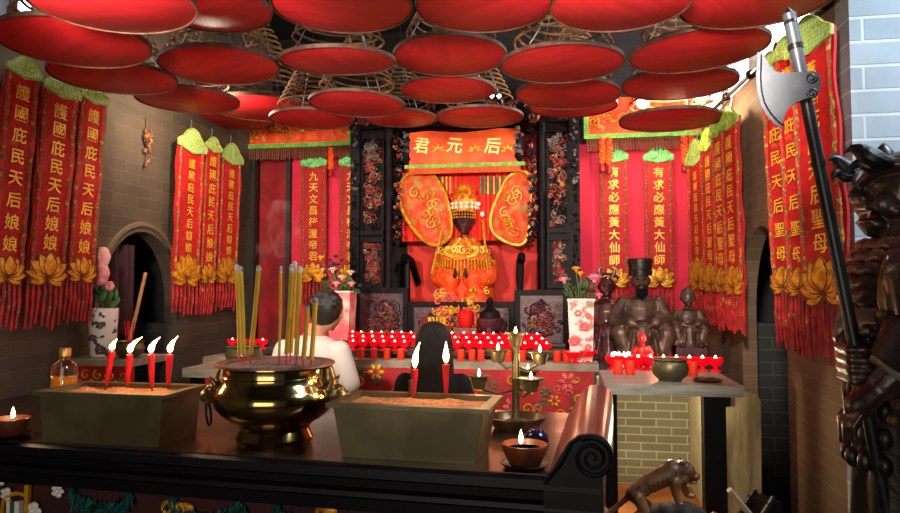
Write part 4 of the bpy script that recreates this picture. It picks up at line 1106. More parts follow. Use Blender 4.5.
t = thing('ink_painted_vase', 'white vase with dark ink figures at left, beside the front red banners', 'vase', (-2.815, 3.80, 1.281))
MB().lathe([(0, 0), (.068, 0), (.074, .02), (.085, .26), (.088, .295), (.078, .295), (.07, .26), (.06, .03), (0, .02)], n=22).build('body', m_porc_ink, t)
mb = MB()
rn = random.Random(2)
for k in range(9): mb.ell((rn.uniform(-.05, .05), rn.uniform(-.04, .03), .32 + rn.uniform(0, .12)), (.03, .012, .05), 7, 5, (rn.uniform(-.8, .8), rn.uniform(-.8, .8), 0))
mb.build('leaves', m_leaf, t)
mb = MB()
for k, (x, z, r) in enumerate(((-.02, .51, .075), (.0, .61, .06), (.06, .43, .03))):
    for j in range(6): a = 2 * PI * j / 6; mb.ell((x + r * .5 * math.cos(a), -.03, z + r * .6 * math.sin(a)), (r * .5, .02, r * .6), 8, 6, (0, -a, .2))
mb.build('pale_petals', mat('pale_pink_petal', (226, 160, 150), (206, 110, 110), 12, .6), t)
MB().tube([(0, 0, .1), (-.02, 0, .6)], .006, 5).build('stem', m_stem, t)
# leaning pole and dark drape in the arch
t = thing('bamboo_pole', 'thin bare wooden pole leaning in front of the left wall arch', 'pole', (-2.72, 3.93, 1.28))
MB().tube([(-.03, .0, 0), (.01, .04, .25), (.045, .08, .52)], [.013, .012, .011], 8).build('pole', mat('bare_pole', (176, 120, 62), (140, 92, 46), 12, .6), t)
o = MB().grid(24, 6, lambda a, b: (-.0 + .35 * a, .02 * math.sin(a * 22), -.62 * b), (0, .01, 0)).build('dark_drape', mat('maroon_cloth', (58, 14, 22), (40, 9, 15), 6, .8), None, (-3.05, 4.0, 2.0), (0, 0, R(80)))
tag(o, 'dark maroon drape hanging in the left part of the left wall arch', 'curtain')
# dried herb bunch on the left wall
pd = at(147, 118, x=XL + .012)
t = thing('dried_charm', 'small dried bunch dangling from a string high on the left wall', 'charm', pd)
MB().tube([(0, 0, 0), (.01, 0, -.1), (0, 0, -.3)], .004, 5).build('string', m_stick, t)
mb = MB(); rn = random.Random(8)
for k in range(16): mb.ell((rn.uniform(0, .04), rn.uniform(-.04, .04), -.1 - .02 * (k % 8)), (.014, .014, .02), 6, 4)
for k in range(4): mb.ell((.01, rn.uniform(-.02, .02), -.3 - .015 * k), (.012, .012, .016), 6, 4)
mb.build('dried_leaves', m_dried, t)
# red wall box near the rear left banners
t = thing('red_incense_box', 'small red incense box with orange top hung low beside the dark curtain', 'box', at(220, 328, y=5.7))
MB().span((-.12, -.06, -.12), (.1, .08, .06)).build('box', m_redplastic if False else mat('red_lacquer', (190, 24, 22)), t)
MB().span((-.1, -.05, .06), (.0, .04, .13)).build('orange_paper', m_redplastic, t)
t = thing('white_bracket', 'small white bracket on the beam above the front left banners', 'bracket', at(53, 62, y=3.3))
MB().tube([(0, 0, 0), (-.02, 0, 0), (-.02, 0, -.04)], .006, 6).build('arm', m_porc, t); MB().box((.03, 0, .01), (.06, .03, .012)).build('plate', m_porc, t)

# ---------------------------------------------------------------- foreground altar table
F0 = at(300, 460, z=1.14); TA = R(-3.8)
TM = Matrix.Translation(F0) @ Matrix.Rotation(TA, 4, 'Z')
TMi = TM.inverted()
t = thing('foreground_altar_table', 'long black lacquered altar table in front with metal top and scrolled right end', 'table', (F0.x, F0.y, 0), TA)
xe = (TMi @ at(545, 477, z=1.14)).x
TD = 1.05; TZ = F0.z
MB().span((-2.0, .012, TZ - .05), (xe + .01, TD, TZ)).build('tabletop', m_tabletop, t)
prof = [(0, TZ - .004), (-.012, TZ - .012), (-.014, TZ - .04), (.004, TZ - .05), (.006, TZ - .075), (-.012, TZ - .085), (-.014, TZ - .1), (.0, TZ - .11), (.004, TZ - .15), (.03, TZ - .155), (.03, TZ - .004)]
mb = MB().prism(prof, xe + .16 + 2.0, Matrix.Translation((-2.0, 0, 0)) @ YZX); mb.build('front_moulding', m_black, t)
# scrolled end
c = (xe + .138, TZ + .072)
P = [(xe - .005, TZ - .01), (xe + .015, TZ + .01), (xe + .042, TZ + .06), (xe + .07, TZ + .105), (xe + .1, TZ + .128)] + arc(c, .06, 92, -60, 10) + [(xe + .17, TZ - .15), (xe - .005, TZ - .15)]
XZm = Matrix(((1, 0, 0, 0), (0, 0, 1, 0), (0, 1, 0, 0), (0, 0, 0, 1)))
se = MB().prism(P, TD - .01, Matrix.Translation((0, .0, 0)) @ XZm).build('scroll_end', mat('red_brown_lacquer', (104, 50, 42), (78, 36, 32), 4, .32, coat=.35), t)
PF = [(q[0], q[1]) for q in P]
MB().prism(PF, .012, Matrix.Translation((0, -.013, 0)) @ XZm).build('scroll_face', m_black, se)
mb = MB()
pts = []
for i in range(60):
    a = R(120 - i * 15); r = .062 * (1 - i / 66); pts.append((c[0] + r * math.cos(a), -.018, c[1] - .01 + r * math.sin(a)))
mb.tube(pts, [.0085 * (1 - i / 90) for i in range(60)], 7)
mb.tube([(xe + .0, -.016, TZ - .02), (xe + .05, -.018, TZ + .045), (xe + .08, -.018, TZ + .105), (xe + .11, -.018, TZ + .124)], .006, 6)
mb.build('scroll_spiral', m_black, se)
for (a, y0) in ((xe + .02, .04), (-1.95, .04), (xe + .02, TD - .16), (-1.95, TD - .16)): MB().span((a, y0, 0), (a + .13, y0 + .1, TZ - .05)).build('leg', m_black, t)
mb = MB()
for k in range(5): curl(mb, (xe + .10, .03, TZ - .2 - .09 * k), .05, 1.3, .011, k, sgn=(-1) ** k)
mb.tube([(xe + .15, .03, TZ - .16), (xe + .13, .03, TZ - .4), (xe + .15, .03, TZ - .7)], .014, 6)
mb.build('leg_carving', m_carve, t)
MB().span((-2.0, TD - .02, TZ - .15), (xe, TD, TZ - .05)).build('rear_apron', m_black, t)
# embroidered skirt
sk = thing('table_skirt', 'dark red embroidered cloth with teal tinsel hanging under the foreground table edge', 'tablecloth', (F0.x, F0.y, 0), TA)
MB().grid(90, 8, lambda a, b: (-2.0 + (xe + 2.0) * a, .06 + .012 * math.sin(a * 90) * b, TZ - .152 - .9 * b), (0, .01, 0)).build('cloth', m_skirt, sk)
rn = random.Random(4)
for (xa, xb) in ((-.92, -.66), (-.52, -.22), (-.12, .18), (.26, .56)):
    mt = MB()
    for k in range(90):
        s = rn.random(); x = xa + (xb - xa) * s; sag = .05 * (1 - (2 * s - 1) ** 2)
        z = TZ - .17 - sag + rn.uniform(-.02, .02); a = rn.uniform(0, 6)
        mt.tube([(x, .045, z), (x + .02 * math.cos(a), .03, z - .035 + .02 * math.sin(a))], [.005, .0015], 4)
    mt.build('tinsel_garland', m_teal, sk)
def tx(u, v): return TMi @ at(u, v, y=2.28 if u < 100 else 2.25) + Vector((0, 0, TZ))
for (u, v, r) in ((6, 478, .02), (12, 492, .022), (66, 488, .022), (40, 508, .03)):
    q = tx(u, v); mw = MB()
    for j in range(5): a = j * 1.256; mw.ell((q.x + r * .7 * math.cos(a), .045, q.z + r * .7 * math.sin(a)), (r * .6, .008, r * .45), 10, 6)
    mw.ell((q.x, .043, q.z), (r * .4, .01, r * .4), 8, 6)
    mw.build('white_flower_motif', m_porc, sk)
q = tx(22, 506); mw = MB()
mw.span((q.x - .028, .03, q.z - .06), (q.x + .028, .05, q.z + .03)); mw.build('white_motif', m_porc, sk)
mb = MB(); mb.span((q.x - .008, .026, q.z - .06), (q.x + .008, .05, q.z + .03)); mb.build('dark_motif_line', m_motif_g, sk)
mb = MB(); stube(mb, [(q.x - .06, .045, q.z - .02), (q.x - .05, .045, q.z + .03), (q.x, .045, q.z + .055), (q.x + .045, .045, q.z + .05)], [.008] * 4)
mb.span((q.x + .045, .035, q.z - .06), (q.x + .062, .05, q.z + .09)); mb.build('gold_motif', m_gold, sk)
for u in (175, 186, 330):
    q = tx(u, 506); mb = MB(); curl(mb, (q.x, .045, q.z), .035, 1.2, .011, u); mb.ell((q.x + .03, .045, q.z + .01), (.03, .008, .018), 10, 6); mb.build('gold_motif', m_gold, sk)

# ---------------------------------------------------------------- sand troughs
def trough(lab, zr, rim_px, bot_w, bot_d, yaw_off=0):
    C = [at(u, v, z=zr) for u, v in rim_px]
    ctr = sum(C, Vector()) / 4; e = (C[1] - C[0] + C[2] - C[3]) / 2; yaw = math.atan2(e.y, e.x)
    wd = ((C[1] - C[0]).length + (C[2] - C[3]).length) / 2; dp = ((C[3] - C[0]).length + (C[2] - C[1]).length) / 2
    h = zr - TZ; dp = min(dp, .64)
    t = thing('sand_trough', lab, 'trough', (ctr.x, ctr.y, TZ), yaw, 'brass sand troughs')
    a, b, A, B = bot_w / 2, bot_d / 2, wd / 2 - .02, dp / 2 - .02
    sec = [(a, b, .0), (A, B, h - .018), (A + .02, B + .02, h - .014), (A + .02, B + .02, h), (A - .014, B - .014, h), (a + (A - a) * .7 - .012, b + (B - b) * .7 - .012, h * .55), (a - .012, b - .012, .012)]
    vs = []; fs = []
    for x, y, z in sec: vs += [(-x, -y, z), (x, -y, z), (x, y, z), (-x, y, z)]
    for i in range(len(sec) - 1):
        for j in range(4): fs.append((i * 4 + j, i * 4 + (j + 1) % 4, (i + 1) * 4 + (j + 1) % 4, (i + 1) * 4 + j))
    n = (len(sec) - 1) * 4; fs += [(3, 2, 1, 0), (n, n + 1, n + 2, n + 3)]
    MB().add(vs, fs).build('trough', m_brass_dull, t, smooth=20)
    k = .9; sxx, syy = a + (A - a) * k - .013, b + (B - b) * k - .013; rn = random.Random(int(wd * 1000))
    MB().grid(40, 24, lambda p, q: (-sxx + 2 * sxx * p, -syy + 2 * syy * q, h * k + (.006 * math.sin(p * 17 + q * 9) + rn.uniform(-.003, .003) if 0 < p < 1 and 0 < q < 1 else 0)), (0, 0, -.05)).build('sand', m_sand, t)
    return ctr, yaw, TZ + h * k
c1, y1, s1 = trough('brass sand trough with four burning red candles, at left on the foreground table', 1.325, ((33, 391), (165, 396), (207, 384), (85, 381)), .47, .24)
c2, y2, s2 = trough('brass sand trough with two burning red candles, right of the big censer', 1.32, ((328, 403), (493, 410), (500, 395), (355, 390)), .45, .24)

# ---------------------------------------------------------------- red candles with flames
def candle(u0, v0, u1, v1, uf, vf, y, sand, lab, grp):
    a = at(u0, v0, y=y); b = at(u1, v1, y=y); f = at(uf, vf, y=y)
    t = thing('red_candle', lab, 'candle', (a.x, a.y, sand), 0, grp); o = Vector((a.x, a.y, sand))
    d = (b - a)
    MB().tube([Vector((-d.x * .25, 0, -.02)), a - o + d * .25], .0035, 6).build('stick', m_stick, t)
    k0 = a - o + d * .12; k1 = b - o
    MB().tube([k0 - d * .03, k0, k0.lerp(k1, .5), k1 - d * .02, k1], [.004, .0075, .011, .0125, .009], 12).build('wax', m_candle, t)
    MB().tube([k1, k1 + Vector((0, 0, .012))], .0016, 5).build('wick', m_black, t)
    e = f - o; L = e - k1
    pr = [(.0, -.0), (.0065, .08), (.0105, .25), (.0095, .42), (.006, .65), (.0025, .85), (.0006, 1.0)]
    pts = [k1 + Vector((0, 0, .003)) + L * s + Vector((-L.x * .35 * math.sin(s * PI), 0, 0)) for r, s in pr]
    MB().tube(pts, [r * 1.05 + .0004 for r, s in pr], 12).build('flame', m_flame, t)
    lamp('POINT', 'candle_light', f + Vector((.004, -.01, .02)), 1.6, (1, .62, .28), .02)
ga, gb = 'candles burning in the left trough', 'candles burning in the right trough'
candle(106, 388, 112, 351, 117, 340, 2.42, s1, 'leftmost red candle in the left trough, with a short round flame', ga)
candle(127, 388, 130, 354, 142, 338, 2.42, s1, 'second red candle from the left in the left trough', ga)
candle(152, 390, 151, 354, 160, 338, 2.40, s1, 'third red candle from the left in the left trough', ga)
candle(168, 388, 170, 354, 178, 337, 2.42, s1, 'rightmost red candle in the left trough', ga)
candle(413, 402, 415, 369, 420, 343, 2.42, s2, 'red candle with a tall flame beside the burnt stub, in the right trough', gb)
candle(446, 397, 446, 364, 446, 342, 2.42, s2, 'right hand red candle in the right trough, before the woman', gb)
a = at(411, 402, y=2.40); b = at(411, 380, y=2.40)
t = thing('burnt_candle_stub', 'burnt brown candle stub leaning on a red candle in the right trough', 'candle', (a.x, a.y, s2))
MB().tube([(0, 0, -.02), b - Vector((a.x, a.y, s2))], [.008, .0085], 10).build('wax', mat('smoked_wax', (120, 62, 34), (70, 36, 22), 20, .5), t)
MB().tube([b - Vector((a.x, a.y, s2)), b - Vector((a.x, a.y, s2)) + Vector((0, 0, .012))], .002, 5).build('wick', m_black, t)

# ---------------------------------------------------------------- the big brass censer
fb = at(275, 452, z=TZ); cy = fb.y + .13; cx = at(275, 420, y=cy).x
KC = 1.0
t = thing('brass_censer', 'big polished brass censer with beast head handles, between the two troughs', 'censer', (cx, cy, TZ), R(6))
MB().lathe([(0, .0), (.128, .0), (.134, .012), (.138, .03), (.130, .048), (.124, .062), (.128, .075), (.14, .088),
            (.168, .106), (.192, .128), (.209, .154), (.217, .182), (.214, .206), (.203, .228), (.191, .246), (.184, .264), (.182, .29), (.183, .305), (.190, .312), (.190, .318), (.186, .318),
            (.178, .315), (.172, .29), (.16, .25), (0, .25)], n=64).build('body', m_brass, t)
MB().lathe([(0, .322), (.1, .321), (.178, .319), (.18, .30)], n=40).build('ash', m_ash, t)
MB().lathe([(.176, .316), (.212, .318), (.213, .326), (.206, .329), (.176, .322)], n=64, ring=True).build('rim', mat('worn_copper_rim', (170, 130, 110), (130, 96, 80), 14, .4, metal=.7), t)
MB().tube([(.183 * math.cos(R(a)), .183 * math.sin(R(a)), .275) for a in range(0, 360, 6)], .003, 6, closed=True).build('neck_ring', m_brass, t)
t.scale = (1, 1, .89)
for s in (-1, 1):
    mb = MB(); x = s * .215
    mb.ell((x, 0, .2), (.05, .045, .045)); mb.ell((x + s * .035, 0, .185), (.03, .035, .028)); mb.ell((x + s * .05, 0, .2), (.014, .018, .012))
    mb.cap((x - s * .01, 0, .22), (x - s * .02, 0, .3), .03, .02)
    for q in (-1, 1):
        mb.ell((x + s * .02, q * .028, .222), .014, 8, 6); mb.cap((x - s * .01, q * .035, .23), (x + s * .01, q * .045, .27), .014, .006)
        for j in range(3): mb.ell((x - s * .02, q * .045, .16 + .03 * j), .016, 8, 6)
    mb.cap((x + s * .03, -.02, .165), (x + s * .03, .02, .165), .012, .012)
    h = obj('beast_head_handle', blob(mb, 'beast_head_handle', .0055, 3), mat('rubbed_brass', (150, 126, 80), (110, 88, 54), 9, .32, metal=.8), t)
    mb = MB(); cz = .125; mb.tube([(x + s * .032 + .012 * math.cos(a) * s * .4, .036 * math.sin(a) * .55 + 0, cz + -.012 + .046 * math.cos(a)) for a in [2 * PI * k / 24 for k in range(24)]], .0045, 7, closed=True)
    mb.build('ring', m_black, h)
# incense sticks standing in the ash
ISZ = TZ + .286
STK = [(240, 362, 237, 264, 'leftmost yellow incense stick in the big censer'), (244, 361, 240.5, 266, 'second yellow incense stick from the left, touching the leftmost'), (250, 360, 259, 265, 'yellow incense stick leaning right, third from the left'),
       (279, 361, 281, 266, 'thin yellow incense stick left of the central bundle'), (286, 361, 292, 264, 'yellow incense stick at the left of the central bundle'), (290, 359, 295, 261, 'tallest yellow incense stick in the central bundle'),
       (296, 361, 300, 266, 'yellow incense stick at the right of the central bundle'), (303, 361, 307.5, 305, 'short yellow incense stick right of the bundle, burnt lower'), (311, 361, 315.5, 298, 'rightmost short yellow incense stick with long white ash')]
for k, (u0, v0, u1, v1, lab) in enumerate(STK):
    y = cy + (.02, -.05, -.02, -.06, -.03, .02, -.05, -.04, -.06)[k]
    a = at(u0, v0, y=y); b = at(u1, v1, y=y); o = Vector((a.x, a.y, ISZ)); a = Vector((a.x, a.y, ISZ))
    t = thing('incense_stick', lab, 'incense stick', o, 0, 'yellow incense sticks in the big censer'); d = b - o
    r = .005 if k == 3 else .0086
    MB().tube([d * -.04, d * .12], .003, 6).build('bamboo_core', m_candle, t)
    bt_ = MB().tube([d * .1, d * .5 + Vector((.002, 0, 0)), d * .93], r, 9).build('paste', m_incense, t)
    MB().tube([d * .93, d * .95, d * .985, d], [r * .95, r * 1.15, r * 1.1, r * .5], 8).build('burnt_tip', m_burnt, t)

# ---------------------------------------------------------------- bowls, bottle, lamp stand on the table
def oil_lamp(lab, u, v, y, r, uf, vf, sau_lab):
    p = at(u, v, y=y); p.z = TZ
    s = thing('saucer', sau_lab, 'saucer', p); MB().lathe([(0, 0), (r * .8, 0), (r * 1.08, .016), (r * 1.04, .018), (r * .75, .007), (0, .006)], n=30).build('dish', m_darkplate, s)
    q = p + Vector((0, 0, .0075))
    t = thing('oil_bowl_lamp', lab, 'oil lamp', q)
    MB().lathe([(0, 0), (r * .6, 0), (r * .72, .008), (r * .97, .05), (r, .066), (r * .95, .068), (r * .9, .058), (r * .6, .02), (0, .016)], n=32).build('bowl', m_terra, t)
    MB().lathe([(0, .05), (r * .88, .05)], n=28).build('oil', m_oil, t)
    f = at(uf, vf, y=y) - q
    MB().tube([(f.x * .5, 0, .05), (f.x, 0, .066)], .003, 5).build('wick', m_black, t)
    MB().lathe([(0, -.0), (.005, .004), (.008, .014), (.006, .028), (.002, .04), (0, .046)], (f.x, 0, .064), 12).build('flame', m_flame, t)
    lamp('POINT', 'oil_flame', q + Vector((f.x, -.005, .135)), 1.2, (1, .6, .28), .02)
oil_lamp('terracotta oil lamp with flame beside the scrolled table end', 525, 466, 2.16, .072, 521, 445, 'dark saucer under the terracotta lamp beside the scrolled table end')
oil_lamp('terracotta oil lamp with flame at the far left table corner', 11, 440, 2.26, .064, 13, 418, 'dark saucer under the terracotta lamp at the far left')
p = at(536, 444, y=2.5); p.z = TZ
t = thing('blue_glass_dome', 'small dark blue glazed bowl upside down behind the right oil lamp', 'bowl', p)
MB().lathe([(.046, 0), (.046, .012), (.04, .034), (.024, .05), (.012, .054), (.012, .06), (0, .06)], n=24).build('bowl', m_blue, t)
p = at(64, 388, y=2.85); p.z = TZ
t = thing('oil_bottle', 'clear glass bottle of yellow oil behind the left trough', 'bottle', p)
r = .055
MB().lathe([(0, 0), (r, 0), (r, .18), (r * .9, .205), (.024, .225), (.022, .245), (.0, .245)], n=28).build('glass', m_glass, t)
MB().lathe([(0, .006), (r * .93, .006), (r * .93, .145), (0, .145)], n=24).build('oil', m_yoil, t)
MB().lathe([(.0, .245), (.026, .243), (.027, .275), (.024, .28), (0, .28)], n=18).build('cap', m_capgold, t)
# tiered brass lamp stand
p = at(516, 424, y=2.75); p.z = TZ
t = thing('brass_lamp_stand', 'tall tiered brass oil lamp stand in a dish behind the right trough', 'lamp stand', p)
k = 2.72 / 680
MB().lathe([(0, 0), (.085, 0), (.115, .04), (.12, .05), (.112, .05), (.082, .012), (0, .01)], n=36).build('base_dish', mat('rubbed_brass', (150, 126, 80)), t)
top = at(511, 334, y=2.72) - p
MB().lathe([(0, .01), (.055, .012), (.05, .03), (.02, .04), (.015, .06), (.015, top.z * .5), (.02, top.z * .5 + .01), (.015, top.z * .5 + .02), (.015, top.z - .05), (.0, top.z - .05)], (0, 0, 0), 20).build('column', m_brass_dull, t)
def cup(c, r, nm='lamp_cup', flame=True):
    o = MB().lathe([(0, -.05), (r * .55, -.048), (r * .7, -.03), (r * .85, -.006), (r * 1.25, 0), (r * 1.25, .004), (r * .8, -.0), (0, -.01)], c, 20).build(nm, m_brass_dull, t)
    if flame:
        MB().lathe([(0, -.008), (.006, .004), (.007, .012), (.003, .024), (0, .03)], c, 10).build('flame', m_flame_small, o)
        lamp('POINT', 'stand_flame', p + Vector(c) + Vector((0, -.01, .06)), .5, (1, .66, .34), .015)
cup((0, 0, top.z), .036)
for (u, v, dy) in ((498, 350, .0), (540, 352, .0), (479, 376, -.06), (531, 379, -.06), (528, 371, .09)):
    q = at(u, v, y=2.72 + dy) - p
    cup((q.x, q.y, q.z), .04)
    MB().tube([(0, 0, q.z - .06), (q.x * .5, q.y * .5, q.z - .075), (q.x, q.y, q.z - .045)], .005, 7).build('arm', m_brass_dull, t)

# ---------------------------------------------------------------- the two worshippers
def person(lab, loc, rz, H, tee, hair, sleeves, lean):
    t = thing('person', lab, 'person', loc, rz); k = H / 1.75
    mb = MB()   # local: faces +y (back towards us)
    for s in (-1, 1):
        mb.cap((s * .09, 0, .9), (s * .1, .01, .48), .085, .055); mb.cap((s * .1, .01, .48), (s * .1, -.01, .09), .055, .04)
        mb.ell((s * .1, .06, .045), (.045, .13, .045)); 
        mb.cap((s * .19, -.01, 1.40), (s * .25, .0, 1.12), .05, .04); mb.cap((s * .25, 0, 1.12), (s * .06, .22, 1.2), .038, .028)
        hand_prims(mb, (s * .055, .23, 1.2), .95, (-s * .25, .5, .8), (-s, 0, 0), (0, -1, .4))
    mb.lathe([(.13, .85), (.15, .95), (.13, 1.1), (.155, 1.28), (.17, 1.38), (.12, 1.45), (.06, 1.5), (.055, 1.56)], n=20, sy=.68)
    hc = Vector((lean, .02, 1.63)); face_prims(mb, hc, .118, (0, 1, 0)); mb.cap((0, 0, 1.48), (lean * .8, .01, 1.58), .056, .054)
    obj('body', blob(mb, 'body', .012, 4), m_skin, t)
    eyes(hc, .118, (0, 1, 0), t, m_black)
    mb = MB().lathe([(.165, .84), (.165, .95), (.15, 1.12), (.175, 1.28), (.195, 1.38), (.15, 1.455), (.075, 1.49)], n=24, sy=.72)
    for s in (-1, 1):
        if sleeves == 'short': mb.cap((s * .185, -.01, 1.395), (s * .245, 0, 1.2), .068, .066)
        else: mb.cap((s * .185, -.01, 1.395), (s * .25, 0, 1.12), .072, .062); mb.cap((s * .25, 0, 1.12), (s * .1, .19, 1.19), .06, .052)
    obj('shirt', blob(mb, 'shirt', .013, 4), tee, t)
    mb = MB(); mb.lathe([(.17, .84), (.172, .95), (.155, .98)], n=20, sy=.74)
    for s in (-1, 1): mb.cap((s * .09, 0, .88), (s * .1, .01, .48), .1, .072); mb.cap((s * .1, .01, .48), (s * .1, -.01, .1), .07, .058)
    obj('trousers', blob(mb, 'trousers', .014, 3), m_jeans, t)
    mb = MB()
    if hair == 'short':
        mb.ell(hc + Vector((0, -.012, .03)), (.105, .118, .115), 18, 12); mb.ell(hc + Vector((0, -.05, .0)), (.09, .07, .085), 14, 10)
        rn = random.Random(1)
        for j in range(26):
            a = rn.uniform(0, 2 * PI); b = rn.uniform(.2, 1.3); d = Vector((math.cos(a) * math.cos(b), math.sin(a) * math.cos(b) * .8 - .2, math.sin(b)))
            mb.ell(hc + Vector((0, -.015, .03)) + d * .1, .024, 8, 6)
        obj('hair', blob(mb, 'hair', .009, 2), m_hair, t)
    else:
        mb.ell(hc + Vector((0, -.012, .025)), (.125, .125, .122), 18, 12)
        mb.ell(hc + Vector((0, -.05, -.1)), (.134, .095, .17), 16, 10); mb.ell(hc + Vector((0, -.075, -.24)), (.146, .068, .19), 16, 10)
        for s in (-1, 1): mb.cap(hc + Vector((s * .095, 0, 0)), hc + Vector((s * .11, -.02, -.28)), .035, .03)
        for j in range(13):
            x = -.1 + .2 * j / 12; mb.tube([hc + Vector((x * .55, -.115, .08)), hc + Vector((x * 1.2, -.14, -.1)), hc + Vector((x * 1.35, -.138, -.3)), hc + Vector((x * 1.3, -.115, -.42))], [.01, .012, .012, .006], 6)
        obj('long_hair', blob(mb, 'long_hair', .009, 2), m_hairbrown, t)
    t.scale = (k * (1.0 if hair == 'short' else .92),) * 2 + (k,)
    return t
person('person in a white short-sleeved shirt with short black hair, standing behind the big censer', (-1.475, 3.85, 0), R(-3), 1.67, m_tee, 'short', 'short', .085)
person('person in a black top with long dark hair, standing behind the right trough', (-.68, 3.5, 0), R(4), 1.505, m_blacktop, 'long', 'long', .0)
# ---------------------------------------------------------------- guardian statue, facing the altar approach
GY = 2.2
gx = at(912, 300, y=GY).x
t = thing('guardian_statue', 'large dark bronze demon guardian statue in armour at the right edge of the picture', 'statue', (gx, GY, 0))
O = Vector((gx, GY, 0))
def L(u, v, dy=0): return at(u, v, y=GY + dy) - O
def sym(u, v, dy): return L(u, v) + Vector((0, dy, 0))
mb = MB()
mb.ell(L(913, 192), (.135, .115, .128), 20, 14)                          # skull
mb.ell(L(889, 173), (.058, .08, .045), 14, 10)                           # forehead
for s in (-1, 1):
    mb.cap(sym(858, 183, s * .018), sym(866, 174, s * .055), .013, .018); mb.cap(sym(866, 174, s * .055), sym(880, 169, s * .085), .018, .018); mb.cap(sym(880, 169, s * .085), sym(900, 172, s * .115), .018, .01)   # brow ridge
    mb.ell(sym(880, 206, s * .066), (.046, .024, .038), 12, 8)             # cheek
    mb.cap(sym(866, 203, s * .03), sym(884, 214, s * .078), .014, .018)   # cheek fold
    mb.ell(sym(859, 199, s * .022), (.018, .018, .015), 10, 8)            # nostril wing
    mb.ell(sym(910, 198, s * .122), (.03, .02, .055), 12, 8)              # ear
    mb.ell(sym(874, 187, s * .05), (.018, .02, .014), 10, 8)              # eyeball
mb.cap(L(869, 184), L(857, 194), .013, .022)                             # nose
mb.ell(L(854, 196), (.019, .02, .015), 10, 8)
mb.cap(sym(864, 207, -.035), sym(864, 207, .035), .017, .017); mb.ell(L(863, 207), (.022, .045, .012))   # upper lip
mb.ell(L(874, 225), (.04, .05, .026), 14, 8); mb.ell(L(866, 222), (.024, .045, .013))              # lower jaw, lip
mb.cap(L(874, 226), L(896, 224), .036, .055)
mb.cap(L(908, 215), L(910, 250), .085, .095)                             # neck
for j in range(3): mb.cap(sym(893, 233 + 6 * j, -.05), sym(893, 235 + 6 * j, .05), .018, .018)
# torso, belly, hips, legs
mb.cap(L(912, 285), L(914, 330), .15, .155); mb.ell(L(904, 322), (.15, .15, .14), 18, 12); mb.cap(L(914, 340), L(916, 400), .145, .15)
for s in (-1, 1):
    mb.cap(sym(915, 400, s * .09), sym(915, 560, s * .12), .09, .08); mb.cap(sym(915, 560, s * .12), Vector((0.02, s * .13, .52)), .08, .06)
    mb.ell(Vector((-.06, s * .13, .45)), (.15, .065, .05))
    mb.cap(sym(912, 262, s * .12), sym(914, 275, s * .2), .08, .085)
# far arm brought forward, hand closed on the staff
mb.cap(L(905, 276, .2), L(866, 306, .16), .075, .062); mb.cap(L(866, 306, .16), L(853, 346, -.04), .06, .04)
mb.ell(L(853, 356, -.06), (.036, .04, .05))
for k in range(4):
    c0 = L(853 + k, 347 + 10 * k, -.07)
    mb.cap(c0 + Vector((-.03, .02, 0)), c0 + Vector((-.028, -.05, -.004)), .015, .014, 8); mb.cap(c0 + Vector((-.028, -.05, -.004)), c0 + Vector((.02, -.062, -.004)), .014, .011, 8)
mb.cap(L(856, 344, -.06), L(864, 350, -.13), .016, .013)
# near arm, elbow bent, sleeve, hand low before the staff
mb.cap(L(918, 275, -.2), L(926, 345, -.22), .085, .075); mb.cap(L(926, 345, -.22), L(884, 386, -.2), .065, .042)
hand_prims(mb, L(884, 386, -.2), 1.25, (-.75, 0, -.65), (-.6, 0, .75), (0, .9, .2))
obj('body', blob(mb, 'body', .006, 2), m_bronze, t)
# head details
mb = MB()
for s in (-1, 1): mb.ell(sym(870, 188.5, s * .054), (.012, .014, .010), 8, 6)
mb.build('eyes', mat('painted_eye', (96, 74, 52), None, rough=.25), t)
mb = MB()
for s in (-1, 1): mb.cap(sym(865, 211, s * .03), sym(864, 218, s * .03), .007, .002)
for k in range(5): mb.ell(sym(864, 212.5, -.024 + .012 * k), (.005, .0055, .007), 6, 5)
mb.build('fangs', mat('ivory', (170, 150, 120), None, rough=.35), t)
mb = MB(); mb.ell(L(868, 217.5), (.024, .036, .008)); mb.ell(L(865, 222), (.022, .043, .007)); mb.build('lips', mat('dull_red_lip', (110, 38, 34), None, rough=.4), t)
for s in (-1, 1):
    mb = MB()
    stube(mb, [sym(884, 168, s * .08), sym(868, 168, s * .09), sym(857, 163, s * .09), sym(848, 156, s * .08), sym(841, 154, s * .07), sym(836, 157, s * .06)], [.012, .026, .03, .02, .01, .002])
    stube(mb, [sym(868, 172, s * .08), sym(857, 172, s * .085), sym(849, 168, s * .08), sym(843, 171, s * .07), sym(840, 178, s * .06)], [.014, .02, .016, .01, .002])
    stube(mb, [sym(860, 164, s * .09), sym(850, 154, s * .09), sym(839, 151, s * .08)], [.018, .012, .002])
    stube(mb, [sym(859, 182, s * .03), sym(867, 172.5, s * .066), sym(880, 167, s * .098), sym(900, 169, s * .12)], [.003, .007, .007, .003])
    mb.build('flame_brow', m_bronze2, t)
MB().lathe([(.03, 0), (.026, .02), (.012, .04), (0, .05)], L(884, 159), 12).build('horn', m_bronze, t)
